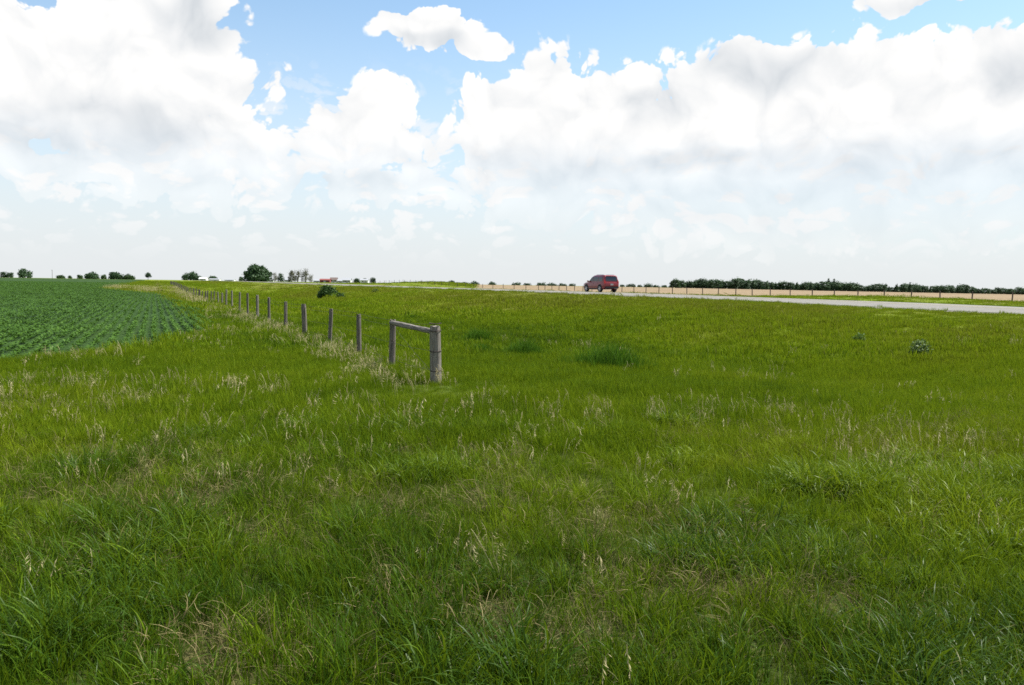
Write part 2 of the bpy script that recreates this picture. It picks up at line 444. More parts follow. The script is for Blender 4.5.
fan = np.stack([np.full(NA, NR * NA), np.arange(NA), (np.arange(NA) + 1) % NA], 1)
cen = gv[quads].mean(1)
mc = in_crop(cen[:, 0], cen[:, 1]); ms = in_stubble(cen[:, 0], cen[:, 1]) & ~mc
def sub_sheet(name, mask, mat, extra=False):
    fq = quads[mask]; used = np.unique(fq)
    rm = np.full(len(gv), -1); rm[used] = np.arange(len(used))
    v = gv[used]
    me = mesh_np(name, v, rm[fq], mat, True)
    if extra:
        for nm, fn in (("tint", tint), ("thatch", thatch)):
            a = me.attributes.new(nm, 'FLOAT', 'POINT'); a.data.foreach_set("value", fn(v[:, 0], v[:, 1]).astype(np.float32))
    return tag(obj(name, me), kind='structure')
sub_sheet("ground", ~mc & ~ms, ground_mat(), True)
sub_sheet("crop_field", mc, crop_soil_mat())
sub_sheet("stubble_field", ms, stubble_mat())

# ------------------------------------------------------------------ highway
def strip(name, q0, q1, t, dz, mat, nq=2, kind='structure', crown=0.0):
    t = np.asarray(t, float); qs = np.linspace(q0, q1, nq)
    Q, T = np.meshgrid(qs, t); X, Y = xy(Q, T)
    mid = .5 * (ROAD0 + ROAD1)
    zz = zroad(T) + dz + crown * (1 - np.abs(Q - mid) / (.5 * (ROAD1 - ROAD0)))
    v = np.stack([X, Y, zz], -1).reshape(-1, 3)
    n = len(t)
    f = [(a * nq + b, a * nq + b + 1, (a + 1) * nq + b + 1, (a + 1) * nq + b) for a in range(n - 1) for b in range(nq - 1)]
    return tag(obj(name, mesh_np(name, v, f, mat, True)), kind=kind)
T_ALL = np.concatenate([np.arange(-160, 300, 5.0), np.arange(300, 1400, 20.0), np.arange(1400, 2600, 100)])
def asphalt_mat():
    m, t, out = new_mat("worn_asphalt")
    pos = t.n('ShaderNodeNewGeometry').outputs['Position']
    n = t.noise(pos, 30, 4, .6)[0]; n2 = t.noise(t.v('MULTIPLY', pos, (.3, .3, 0)), 1, 4, .6)[0]
    c = t.mix(t.mr(n, .3, .7), (.150, .143, .128), (.190, .181, .163)); c = t.mix(t.mr(n2, .4, .7, 0, .4), c, (.21, .200, .178))
    bsdf(t, out, c, .9, .15); return m
def gravel_mat():
    m, t, out = new_mat("gravel")
    pos = t.n('ShaderNodeNewGeometry').outputs['Position']
    n = t.voro(pos, 22, 0, dims='3D'); n2 = t.noise(pos, .7, 5, .6)[0]
    c = t.mix(n, (.24, .22, .185), (.15, .136, .112)); c = t.mix(t.mr(n2, .45, .7, 0, .5), c, (.24, .215, .17))
    bsdf(t, out, c, .95, .1); return m
M_PAINT = simple_mat("road_paint_white", (.42, .41, .39), .8, .2, var=.12)
M_PAINTY = simple_mat("road_paint_yellow", (.36, .29, .14), .8, .2, var=.12)
strip("gravel_shoulder", ROAD0 + .75, ROAD1 + .5, T_ALL, -.012, gravel_mat(), 9, crown=.06)
strip("highway", ROAD0 + 1.6, ROAD1 - 1.2, T_ALL, 0.0, asphalt_mat(), 9, crown=.08)
mid = .5 * (ROAD0 + ROAD1)
def cz(q): return .08 * (1 - abs(q - mid) / (.5 * (ROAD1 - ROAD0))) + .006
for qc in (ROAD0 + 3.2, ROAD1 - 3.2):
    strip("edge_line", qc - .07, qc + .07, T_ALL, cz(qc), M_PAINT)
strip("centre_line", mid - .20, mid - .08, T_ALL, cz(mid), M_PAINTY)
strip("centre_line", mid + .08, mid + .20, T_ALL, cz(mid), M_PAINTY)
# ------------------------------------------------------------------ grass
def blades(n, R, lmin, lmax, wid, bend, seed, seg=4, lean=(0, 0), curl=1.0, clump=1.0, tip=.05):
    """n tapering, arching blades rooted in a disc of radius R"""
    r = np.random.default_rng(seed)
    rr = R * r.random(n) ** .5 * clump; a = r.random(n) * 2 * np.pi
    bx, by = rr * np.cos(a), rr * np.sin(a)
    L = lmin + (lmax - lmin) * r.random(n) ** 1.3
    th = a + r.normal(0, 1.0, n)                       # outward, loosely
    b = bend * (.35 + 1.0 * r.random(n))
    dirx, diry = np.cos(th) + lean[0], np.sin(th) + lean[1]
    nn = np.hypot(dirx, diry) + 1e-6; dirx, diry = dirx / nn, diry / nn
    w = wid * (.6 + .8 * r.random(n))
    tw = r.normal(0, .9, n)
    px, py = -np.sin(th + tw), np.cos(th + tw)
    V = np.zeros((n, (seg + 1), 2, 3)); hpos = np.zeros((n, 3)); ang0 = b * .25
    hpos[:, 0], hpos[:, 1], hpos[:, 2] = bx, by, -.03
    for s in range(seg + 1):
        f = s / seg
        ww = w * (1 - f) ** .65 * (.7 + .6 * min(f * 4, 1) * .5) + wid * tip
        V[:, s, 0, 0] = hpos[:, 0] - px * ww / 2; V[:, s, 0, 1] = hpos[:, 1] - py * ww / 2; V[:, s, 0, 2] = hpos[:, 2]
        V[:, s, 1, 0] = hpos[:, 0] + px * ww / 2; V[:, s, 1, 1] = hpos[:, 1] + py * ww / 2; V[:, s, 1, 2] = hpos[:, 2]
        an = ang0 + b * (f + .5 / seg) ** (1.0 + curl)
        st = L / seg
        hpos[:, 0] += dirx * np.sin(an) * st; hpos[:, 1] += diry * np.sin(an) * st; hpos[:, 2] += np.cos(an) * st
    k = (seg + 1) * 2
    base = (np.arange(n) * k)[:, None, None]
    sidx = np.array([[2 * s, 2 * s + 1, 2 * s + 3, 2 * s + 2] for s in range(seg)])[None]
    Fq = (base + sidx).reshape(-1, 4)
    rv = np.repeat(r.random(n), k); hv = np.tile(np.repeat(np.linspace(0, 1, seg + 1), 2), n)
    return V.reshape(-1, 3), Fq, rv, hv
def seed_heads(n, R, hmin, hmax, seed, nod=.8, big=1.0):
    """thin dry stalks with drooping one-sided spikelets"""
    r = np.random.default_rng(seed); Vs, Fs, rv, hv = [], [], [], []; off = 0
    def add(V, Fq, c, h):
        nonlocal off
        V = np.asarray(V); Vs.append(V); Fs.append(np.asarray(Fq) + off); rv.append(np.full(len(V), c)); hv.append(np.full(len(V), h)); off += len(V)
    for i in range(n):
        a = r.random() * 6.283; rr = R * r.random() ** .5; p = np.array([rr * math.cos(a), rr * math.sin(a), -.02])
        H = hmin + (hmax - hmin) * r.random(); th = r.random() * 6.283; d = np.array([math.cos(th), math.sin(th), 0]); s = np.array([-d[1], d[0], 0])
        ln = .1 + .25 * r.random(); seg = 7; c = r.random(); path = [p]
        for k in range(seg):
            an = ln * (k / seg) + nod * (k / seg) ** 4 * (.6 + .8 * r.random())
            p = p + (d * math.sin(an) + np.array([0, 0, math.cos(an)])) * H / seg; path.append(p)
        V, Fq = [], []
        for k, pp in enumerate(path):
            ww = .0016 * (1.3 - k / seg * .5) * big; V += [pp - s * ww, pp + s * ww]
            if k: Fq.append((2 * k - 2, 2 * k - 1, 2 * k + 1, 2 * k))
        add(V, Fq, c, .3)
        for k in range(7):                                         # spikelets on the last third
            f = .55 + .45 * k / 7; q = min(f * seg, seg - .001); i0 = int(q); pp = path[i0] * (1 - q + i0) + path[i0 + 1] * (q - i0)
            an = r.random() * 6.283; o = np.array([math.cos(an), math.sin(an), 0]) * .5 + d * .7
            tip1 = pp + o * (.018 + .03 * r.random()) * big + np.array([0, 0, -.012 - .022 * r.random()]) * big
            sw = np.cross(o, [0, 0, 1]); sw = sw / (np.linalg.norm(sw) + 1e-6) * .0034 * big
            mid_ = pp * .45 + tip1 * .55
            add([pp, mid_ - sw, tip1, mid_ + sw], [(0, 1, 2, 3)], c, 1.0)
    return np.vstack(Vs), np.vstack(Fs), np.concatenate(rv), np.concatenate(hv)
def leafy(n, seed):
    """young broad-leaved crop plant"""
    r = np.random.default_rng(seed); Vs, Fs, rv, hv = [], [], [], []
    for i in range(n):
        th = i * 2.4 + r.normal(0, .3); L = .10 + .10 * r.random(); e = .25 + .9 * r.random(); W = L * .42
        d = np.array([math.cos(th), math.sin(th), 0]); s = np.array([-d[1], d[0], 0]); z0 = .03 + .12 * r.random()
        path = []
        for f in (0, .3, .6, .85, 1.0):
            path.append((d * L * f * math.cos(e * (1 - f * .6)) + np.array([0, 0, z0 + L * math.sin(e) * f * (1.15 - .65 * f)]), (0.12, .75, 1, .7, .05)[(0, .3, .6, .85, 1.0).index(f)]))
        V = []
        for p, ww in path: V += [p - s * W / 2 * ww + np.array([0, 0, .012 * ww]), p + s * W / 2 * ww + np.array([0, 0, .012 * ww])]
        o = sum(len(x) for x in Vs)
        Vs.append(np.array(V)); Fs.append(np.array([(2 * k, 2 * k + 1, 2 * k + 3, 2 * k + 2) for k in range(4)]) + o)
        rv.append(np.full(10, r.random())); hv.append(np.repeat([0, .3, .6, .85, 1.], 2))
    return np.vstack(Vs), np.vstack(Fs), np.concatenate(rv), np.concatenate(hv)
def src(name, data, mat):
    V, Fq, rv, hv = data
    me = mesh_np(name, V, Fq, mat, True)
    a = me.attributes.new("rnd", 'FLOAT', 'POINT'); a.data.foreach_set("value", rv.astype(np.float32))
    a = me.attributes.new("hgt", 'FLOAT', 'POINT'); a.data.foreach_set("value", hv.astype(np.float32))
    return bpy.data.objects.new(name, me)
def library(name, datas, mat):
    c = bpy.data.collections.new(name)
    for k, d in enumerate(datas): c.objects.link(src("%s_%02d" % (name, k), d, mat))
    return c, len(datas)
def scatter(name, lib, x, y, scale, tnt, label=None, cat=None, tilt=.12, kind='stuff', zoff=0.0, seed=1, rz=None):
    coll, nv = lib; r = np.random.default_rng(seed); n = len(x)
    me = bpy.data.meshes.new(name)
    co = np.stack([x, y, Z(x, y) + zoff], 1).astype(np.float32)
    me.vertices.add(n); me.vertices.foreach_set("co", co.ravel())
    rot = np.stack([r.normal(0, tilt, n), r.normal(0, tilt, n), r.random(n) * 6.283 if rz is None else rz], 1).astype(np.float32)
    for nm, typ, key, arr in (("rot", 'FLOAT_VECTOR', "vector", rot), ("scl", 'FLOAT', "value", np.asarray(scale, np.float32)),
                              ("idx", 'INT', "value", r.integers(0, nv, n).astype(np.int32)), ("tint", 'FLOAT', "value", np.asarray(tnt, np.float32))):
        a = me.attributes.new(nm, typ, 'POINT'); a.data.foreach_set(key, arr.ravel())
    o = obj(name, me)
    ng = bpy.data.node_groups.new(name, 'GeometryNodeTree')
    ng.interface.new_socket("Geometry", in_out='INPUT', socket_type='NodeSocketGeometry'); ng.interface.new_socket("Geometry", in_out='OUTPUT', socket_type='NodeSocketGeometry')
    N, Lk = ng.nodes, ng.links
    gi = N.new('NodeGroupInput'); go = N.new('NodeGroupOutput'); ip = N.new('GeometryNodeInstanceOnPoints'); ci = N.new('GeometryNodeCollectionInfo')
    ci.inputs['Collection'].default_value = coll; ci.inputs['Separate Children'].default_value = True; ci.inputs['Reset Children'].default_value = True
    ip.inputs['Pick Instance'].default_value = True
    def na(nm, typ):
        nd = N.new('GeometryNodeInputNamedAttribute'); nd.data_type = typ; nd.inputs[0].default_value = nm; return nd.outputs[0]
    Lk.new(gi.outputs[0], ip.inputs['Points']); Lk.new(ci.outputs[0], ip.inputs['Instance'])
    Lk.new(na("idx", 'INT'), ip.inputs['Instance Index']); Lk.new(na("rot", 'FLOAT_VECTOR'), ip.inputs['Rotation']); Lk.new(na("scl", 'FLOAT'), ip.inputs['Scale'])
    Lk.new(ip.outputs[0], go.inputs[0])
    md = o.modifiers.new("scatter", 'NODES'); md.node_group = ng
    tag(o, label, cat, kind=kind)
    return o
def veg_mat(name, ramp=None, dark=.55, trans=.35, rough=.6, spec=.05, paint=None):
    m, t, out = new_mat(name)
    rn = t.attr("rnd")[2]; hg = t.attr("hgt")[2]; tn = t.attr("tint", 'INSTANCER')[2]
    if paint: c = t.mix(rn, *paint)
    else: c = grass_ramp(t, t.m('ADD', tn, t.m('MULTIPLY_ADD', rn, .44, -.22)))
    if not paint:                                                  # a few blades already gone to straw
        c = t.mix(t.m('MULTIPLY', t.m('GREATER_THAN', rn, .978), .7), c, (.18, .155, .06))
    bsdf(t, out, c, rough, spec, trans=trans, trans_col=t.mix(.5, c, (.150, .205, .007)) if not paint else None)
    return m
M_GRASS = veg_mat("grass_blade")
M_LUSH = veg_mat("lush_grass_blade", rough=.42, spec=.16)
M_STRAW = veg_mat("dry_straw", trans=.15, rough=.7, spec=.15, paint=((.11, .088, .034), (.29, .24, .11)))
M_SEED = veg_mat("brome_seed_head", trans=.3, rough=.7, spec=.15, paint=((.23, .195, .085), (.47, .42, .23)))
M_CROP = veg_mat("crop_leaf", trans=.2, rough=.6, spec=.12, paint=((.034, .084, .009), (.066, .138, .016)))

L_NEAR = library("near_tuft", [blades(36, .11, .10, .34, .0068, .85, 100 + k, 5, lean=(.3, 0)) for k in range(5)] +
                 [blades(26, .10, .14, .40, .0085, 1.4, 120 + k, 6, lean=(.5, .1)) for k in range(4)], M_GRASS)
L_TURF = library("turf", [blades(64, .17, .05, .18, .0045, .7, 140 + k, 4) for k in range(6)], M_GRASS)
L_LUSH = library("lush_tuft", [blades(38, .10, .18, .44, .0115, 1.8, 160 + k, 7, lean=(.45, -.1), curl=.8) for k in range(7)], M_LUSH)
L_DRY = library("straw_tuft", [blades(50, .16, .10, .30, .0034, 2.6, 180 + k, 5, curl=.3) for k in range(5)], M_STRAW)
L_DRYF = library("straw_far", [blades(46, .24, .14, .42, .008, 1.7, 190 + k, 4, curl=.3) for k in range(5)], M_SEED)
L_SEED = library("seed_stalk", [seed_heads(3, .12, .22, .40, 200 + k, nod=1.3) for k in range(8)], M_SEED)
L_SEEDF = library("seed_stalk_far", [seed_heads(6, .25, .24, .44, 220 + k, nod=1.2, big=1.45) for k in range(6)], M_SEED)
L_MID = library("mid_tuft", [blades(95, .30, .07, .28, .0090, .65, 240 + k, 4, lean=(.25, 0)) for k in range(7)], M_GRASS)
L_FAR = library("far_tuft", [blades(190, .75, .09, .25, .024, .8, 260 + k, 3) for k in range(6)], M_GRASS)
L_VFAR = library("vfar_tuft", [blades(170, 1.7, .10, .28, .055, .8, 280 + k, 2) for k in range(6)], M_GRASS)
L_CROP = library("crop_plant", [leafy(9, 300 + k) for k in range(6)], M_CROP)
def crop_patch(seed):
    r = np.random.default_rng(seed); Vs, Fs, rs, hs = [], [], [], []; o = 0
    for k in range(5):
        V, Fq, rv, hv = leafy(7, seed * 10 + k); V = V * np.array([1.25, .85, 1.0]); V[:, 0] += (k - 2) * .34 + r.normal(0, .05); V[:, 1] += r.normal(0, .035)
        Vs.append(V); Fs.append(Fq + o); rs.append(rv); hs.append(hv); o += len(V)
    return np.vstack(Vs), np.vstack(Fs), np.concatenate(rs), np.concatenate(hs)
L_CROPF = library("crop_row_piece", [crop_patch(30 + k) for k in range(6)], M_CROP)

def sample(y0, y1, dens, seed, mx=.74, mc_=2.5):
    """random points of the viewed wedge between depths y0 and y1"""
    r = np.random.default_rng(seed)
    A = mx * (y1 ** 2 - y0 ** 2) + 2 * mc_ * (y1 - y0); n = int(A * dens)
    m_ = int(n * 2.3) + 10
    y = y0 + (y1 - y0) * r.random(m_); wmax = mx * y1 + mc_
    x = (r.random(m_) * 2 - 1) * wmax
    k = np.abs(x) < mx * y + mc_
    x, y = x[k], y[k]
    n = min(n, len(x)); return x[:n], y[:n], r
def keep(x, y, m): return x[m], y[m]
def meadow(x, y, far=True):
    q, t = qt(x, y)
    return ~((np.abs(q - 1.2) < .8) & (t > 85) & (t < 420)) & ~in_crop(x, y) & ~((q > ROAD0 + .55) & (q < ROAD1 + .6)) & ~in_stubble(x, y)

def verge(x, y):
    q, t = qt(x, y); return 1 - .45 * sstep(22, 28.5, q) * sstep(90, 85, q) - .3 * sstep(70, 200, y)
GRASS_LABEL = "green meadow grass covering the ground"
# close range
x, y, r = sample(1.8, 10.5, 58 * DENS, 11); th = thatch(x, y); m = (r.random(len(x)) > th * .72)
x, y = keep(x, y, m); lu = lush(x, y)
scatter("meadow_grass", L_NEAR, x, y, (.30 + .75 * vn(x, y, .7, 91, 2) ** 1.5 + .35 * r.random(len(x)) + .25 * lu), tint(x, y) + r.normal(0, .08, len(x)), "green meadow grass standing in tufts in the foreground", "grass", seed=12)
x, y, r = sample(1.8, 10.5, 36 * DENS, 13); th = thatch(x, y); m = r.random(len(x)) > th * .8
x, y = keep(x, y, m)
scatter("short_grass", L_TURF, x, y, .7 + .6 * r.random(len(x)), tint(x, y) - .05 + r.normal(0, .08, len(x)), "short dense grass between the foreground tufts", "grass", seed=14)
x, y, r = sample(1.8, 11, 75 * DENS, 15); lu = lush(x, y) * (1 - .8 * thatch(x, y)); m = r.random(len(x)) < (lu - .30) * .7
x, y = keep(x, y, m)
# tussocks: lush tufts crowded round common centres
cx_, cy_, r = sample(1.8, 12, 1.5 * DENS, 19); cr_ = .12 + .30 * r.random(len(cx_)) ** 1.5
m = r.random(len(cx_)) < .13 + 1.1 * lush(cx_, cy_) - .6 * thatch(cx_, cy_); cx_, cy_, cr_ = cx_[m], cy_[m], cr_[m]
k_ = np.repeat(np.arange(len(cx_)), (cr_ * 42).astype(int)); g_ = r.normal(0, .55, (len(k_), 2))
x = np.concatenate([x, cx_[k_] + g_[:, 0] * cr_[k_] * 1.3]); y = np.concatenate([y, cy_[k_] + g_[:, 1] * cr_[k_]])
TS = np.concatenate([np.full(len(x) - len(k_), 0.0), .35 * np.exp(-(g_ ** 2).sum(1)) * (.5 + cr_[k_] * 2)])
lu = lush(x, y)
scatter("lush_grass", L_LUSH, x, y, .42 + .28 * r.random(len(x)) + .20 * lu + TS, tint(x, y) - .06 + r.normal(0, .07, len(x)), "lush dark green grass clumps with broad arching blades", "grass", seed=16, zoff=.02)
x, y, r = sample(1.8, 13, 70 * DENS, 17); th = thatch(x, y); m = r.random(len(x)) < th ** 1.15 * 1.15 + .010
x, y = keep(x, y, m)
scatter("dry_thatch", L_DRY, x, y, .6 + .7 * r.random(len(x)), r.random(len(x)), "matted dry straw showing through in the grass", "dry grass", tilt=.6, seed=18)
# middle distance
x, y, r = sample(9.5, 22, 46 * DENS, 21); m = meadow(x, y) & (r.random(len(x)) > thatch(x, y) * .6); x, y = keep(x, y, m)
scatter("meadow_grass", L_MID, x, y, (.38 + .55 * vn(x, y, 1.1, 92, 2) + .35 * r.random(len(x))) * (1 - .65 * np.exp(-((x + 1.3) / 1.0) ** 2 - ((y - 14.2) / 1.6) ** 2)), tint(x, y) + r.normal(0, .09, len(x)), "green meadow grass around the end of the fence", "grass", seed=22)
x, y, r = sample(21, 48, 6.0 * DENS, 23); m = meadow(x, y); x, y = keep(x, y, m)
scatter("meadow_grass", L_FAR, x, y, (.42 + .5 * vn(x, y, 2.5, 93, 2) + .45 * r.random(len(x))) * verge(x, y), tint(x, y) + r.normal(0, .09, len(x)), "green meadow grass between the fence and the highway", "grass", seed=24)
x, y, r = sample(46, 130, 1.1 * DENS, 25, mx=.72); m = meadow(x, y); x, y = keep(x, y, m)
scatter("meadow_grass", L_VFAR, x, y, (.45 + .5 * vn(x, y, 5, 94, 2) + .4 * r.random(len(x))) * verge(x, y), tint(x, y) + r.normal(0, .09, len(x)), "green grass far along the highway verges", "grass", seed=26)
x, y, r = sample(130, 420, .10 * DENS, 27, mx=.70); m = meadow(x, y); x, y = keep(x, y, m)
scatter("meadow_grass", L_VFAR, x, y, (1.1 + .9 * r.random(len(x))) * verge(x, y), tint(x, y) + r.normal(0, .09, len(x)), "green grass on the distant land near the horizon", "grass", seed=28)

# seed heads: scattered singly, thick in drifts, along the fence and the edge of the crop
def fence_d(x, y):
    q, t = qt(x, y); return q - 5.03, t
x, y, r = sample(3.5, 15, 16 * DENS, 31)
n = vn(x, y, 1.4, 61, 3); m = (r.random(len(x)) < sstep(.50, .78, n) * .30 * sstep(3.5, 8, y) + .006) & meadow(x, y)
SH = [(495, 470, .5), (225, 450, 1.0), (240, 490, .6), (640, 540, .4), (960, 455, 1.1), (1010, 460, .8), (700, 505, .5), (510, 455, .6), (405, 430, .8), (730, 420, 1.2), (800, 425, 1.2), (610, 425, .8), (100, 400, 1.2), (540, 440, .5), (60, 392, 2.2), (130, 378, 1.8), (20, 405, 1.6), (960, 452, .8), (870, 430, 1.0), (120, 485, .6), (60, 420, 1.0), (330, 470, .5), (480, 590, .25)]
hot = np.zeros(len(x))
for px, py, rd in SH:
    cx, cy = gp(px, py); hot = np.maximum(hot, np.exp(-((x - cx) / (rd * 1.2)) ** 2 - ((y - cy) / rd) ** 2))
m |= (r.random(len(x)) < hot * .55) & meadow(x, y)
x, y = keep(x, y, m)
scatter("seed_grass", L_SEED, x, y, .75 + .45 * r.random(len(x)), r.random(len(x)), "pale dry brome seed heads nodding above the meadow", "dry grass", tilt=.14, seed=32)
x, y, r = sample(11, 75, 10 * DENS, 33)
fd, t_ = fence_d(x, y); q, _t = qt(x, y)
eq = np.interp(_t, _ct, _cq, left=-99)
n = vn(x, y, 2.2, 62, 3)
p = .50 * np.exp(-((fd + .45) / .75) ** 2) * (t_ > 15) * sstep(.22, .45, vn(x, y, 1.5, 64, 2)) + .30 * sstep(-2.6, -.8, fd) * sstep(.5, -.5, fd) * sstep(.45, .65, n) * sstep(60, 20, _t)
p = np.maximum(p, .30 * np.exp(-((q - eq - .9) / 1.1) ** 2) * sstep(.38, .6, n))
p = np.maximum(p, (q < 3) * .15 * sstep(.50, .72, n)); p = np.maximum(p, (q >= 3) * sstep(42, 18, y) * .04 * sstep(.58, .75, n))
p = np.maximum(p, .15 * np.exp(-((q - 12.2) / .5) ** 2) * ((y > 22) & (y < 34) & (x > 1)))
m = (r.random(len(x)) < p * 1.0) & meadow(x, y); x, y = keep(x, y, m)
scatter("seed_grass", L_SEEDF, x, y, .7 + .45 * r.random(len(x)), r.random(len(x)), "pale dry brome grass along the fence line and field edge", "dry grass", tilt=.16, seed=34)

x, y, r = sample(13, 75, 14 * DENS, 38, mx=.5)
fd, t_ = fence_d(x, y); m = (r.random(len(x)) < .36 * np.exp(-((fd + .45) / .6) ** 2) * (t_ > 15.5) * (.35 + .65 * sstep(20, 40, t_)) * sstep(.25, .45, vn(x, y, 1.5, 64, 2))) & meadow(x, y); x, y = keep(x, y, m)
scatter("dry_thatch", L_DRYF, x, y, .7 + .5 * r.random(len(x)), r.random(len(x)), "pale straw drifted along the foot of the wire fence", "dry grass", tilt=.2, seed=39)
x, y, r = sample(70, 190, 1.6 * DENS, 35, mx=.5)
q, t_ = qt(x, y); eq = np.interp(t_, _ct, _cq, left=-99)
p = .55 * np.exp(-((q - 3.9) / .9) ** 2) + .5 * ((q > eq + .2) & (q < 1.5)) * sstep(.38, .6, vn(x, y, 7, 66, 2)); m = (r.random(len(x)) < p) & meadow(x, y); x, y = keep(x, y, m)
scatter("seed_grass", L_SEEDF, x, y, 1.5 + .8 * r.random(len(x)), r.random(len(x)), "pale dry grass far along the field track and fence", "dry grass", tilt=.16, seed=36)
# the crop in its rows, and a few pale stalks standing in it
r = np.random.default_rng(41)
RS = .40
def crop_rows(t0, t1, step, off):
    qs = np.arange(-230, 5, RS); ts = np.arange(t0, t1, step)
    Q, T = np.meshgrid(qs, ts); Q = Q.ravel() + r.normal(0, .025, Q.size); T = T.ravel() + r.uniform(-.4, .4, T.size) * step
    x, y = xy(Q, T); m = (np.abs(x) < .72 * y + 3) & (y > 12); x, y = x[m], y[m]
    m = in_crop(x, y); return x[m], y[m]
x, y = crop_rows(18, 42, .14, 0)
k = y < 30; 
scatter("crop_plants", L_CROP, x, y, .70 + .25 * r.random(len(x)) + .5 * (vn(x, y, 6, 71) - .5), r.random(len(x)), "young dark green crop plants growing in straight rows", "crop", seed=42)
x, y = crop_rows(42, 330, 1.55, 0); m = r.random(len(x)) < .97; x, y = keep(x, y, m)
ra = math.atan2(DT[1], DT[0])
scatter("crop_plants", L_CROPF, x, y, .9 + .25 * r.random(len(x)) + .5 * (vn(x, y, 7, 71) - .5), r.random(len(x)), "dark green crop rows running towards the horizon", "crop", seed=43, tilt=.04, rz=np.full(len(x), ra) + np.where(r.random(len(x)) < .5, 0, np.pi))
# ------------------------------------------------------------------ wire fence on the left
def wood_mat(name, c0, c1, crack=.45):
    m, t, out = new_mat(name)
    o = t.n('ShaderNodeTexCoord').outputs['Object']
    s = t.v('MULTIPLY', o, (9, 9, .8))
    n = t.noise(s, 3.2, 6, .65, dist=.4)[0]; n2 = t.noise(t.v('MULTIPLY', o, (40, 40, 1.2)), 1, 3, .6)[0]; n3 = t.noise(o, 2.5, 4, .6)[0]
    c = t.mix(t.mr(n, .32, .68), c0, c1)
    c = t.mix(t.mr(n2, .60, .68, 0, crack), c, (.035, .03, .026))
    c = t.mix(t.mr(n3, .55, .75, 0, .45), c, (.16, .135, .10))
    bsdf(t, out, c, .9, .15, bump=t.m('ADD', n, t.m('MULTIPLY', n2, -.8)), bump_d=.012)
    return m
M_WOOD = wood_mat("weathered_wood", (.110, .097, .083), (.275, .248, .215))
M_WOODD = wood_mat("dark_weathered_wood", (.070, .061, .052), (.195, .172, .148))
M_WIRE = simple_mat("rusty_wire", (.085, .065, .055), .6, .4, .6, var=.4, scale=8)
def post_mesh(r, h, seed, seg=14, mat=None, round_top=True, square=False):
    rr = random.Random(seed); bm = bmesh.new()
    lv = 12; rings = []
    jit = [rr.uniform(-.07, .07) for _ in range(seg)]
    bx, by = rr.uniform(-.012, .012), rr.uniform(-.012, .012)
    for i in range(lv + 1):
        f = i / lv; z = -.45 + (h + .45) * f
        ring = []
        for k in range(seg):
            a = 2 * math.pi * k / seg
            rad_ = r * (1.04 - .10 * f) * (1 + jit[k] + rr.uniform(-.025, .025))
            top = (rr.uniform(-.018, .012) if i == lv else 0)
            if i == lv: rad_ *= .90
            ring.append(bm.verts.new((rad_ * math.cos(a) + bx * math.sin(f * 3), rad_ * math.sin(a) + by * math.sin(f * 3), z + top)))
        rings.append(ring)
    for i in range(lv):
        for k in range(seg):
            bm.faces.new((rings[i][k], rings[i][(k + 1) % seg], rings[i + 1][(k + 1) % seg], rings[i + 1][k]))
    c = bm.verts.new((0, 0, h - .004))
    for k in range(seg): bm.faces.new((rings[-1][k], rings[-1][(k + 1) % seg], c))
    bm.faces.new(rings[0])
    return bm
PX = [437, 392, 359.5, 329.5, 304.5, 285.5, 269, 257, 247.5, 239, 232, 226]
TOPS = [326, 319.5, 314, 308.5, 304, 301.5, 297.3, 295, 293, 292, 290.6, 289.6]
RAD = [.110, .072, .066, .062, .090, .070, .062, .075, .060, .066, .06, .07]
LEAN = [(-.045, .0), (-.010, .02), (-.045, .01), (-.055, 0), (-.03, .02), (-.03, 0), (.01, 0), (-.04, .02), (.03, 0), (-.03, .01), (.02, 0), (-.02, 0)]
fx0, fy0 = col_at(437, 15.5)
fq, ft = qt(fx0, fy0)
posts = []
for k, px in enumerate(PX):
    r_ = pdir(px, hor(px)); r_ = r_.x / r_.y
    # meets the line q = fq
    Y = fq / (r_ * DQ[0] + DQ[1]); X = r_ * Y
    ztop = EYE - (TOPS[k] - hor(px)) * Y / F
    posts.append((X, Y, ztop, RAD[k], LEAN[k]))
t_last = qt(posts[-1][0], posts[-1][1])[1]
rr = random.Random(3)
while len(posts) < 60:
    t_last += 4.6 + rr.uniform(-.5, .5)
    X, Y = xy(fq + rr.uniform(-.06, .06), t_last)
    posts.append((X, Y, float(Z(X, Y)) + 1.22 + rr.uniform(-.07, .07), (.055 if len(posts) < 22 else .042) + rr.random() * .02, (rr.uniform(-.05, .05), rr.uniform(-.04, .04))))
fence = empty("wire_fence", (fx0, fy0, float(Z(fx0, fy0))), 0,
              "barbed wire fence on grey weathered wooden posts, ending in a braced panel with top rail", "fence")
def local(root, p): return Vector(p) - root.location
post_meshes = {}
tops = []
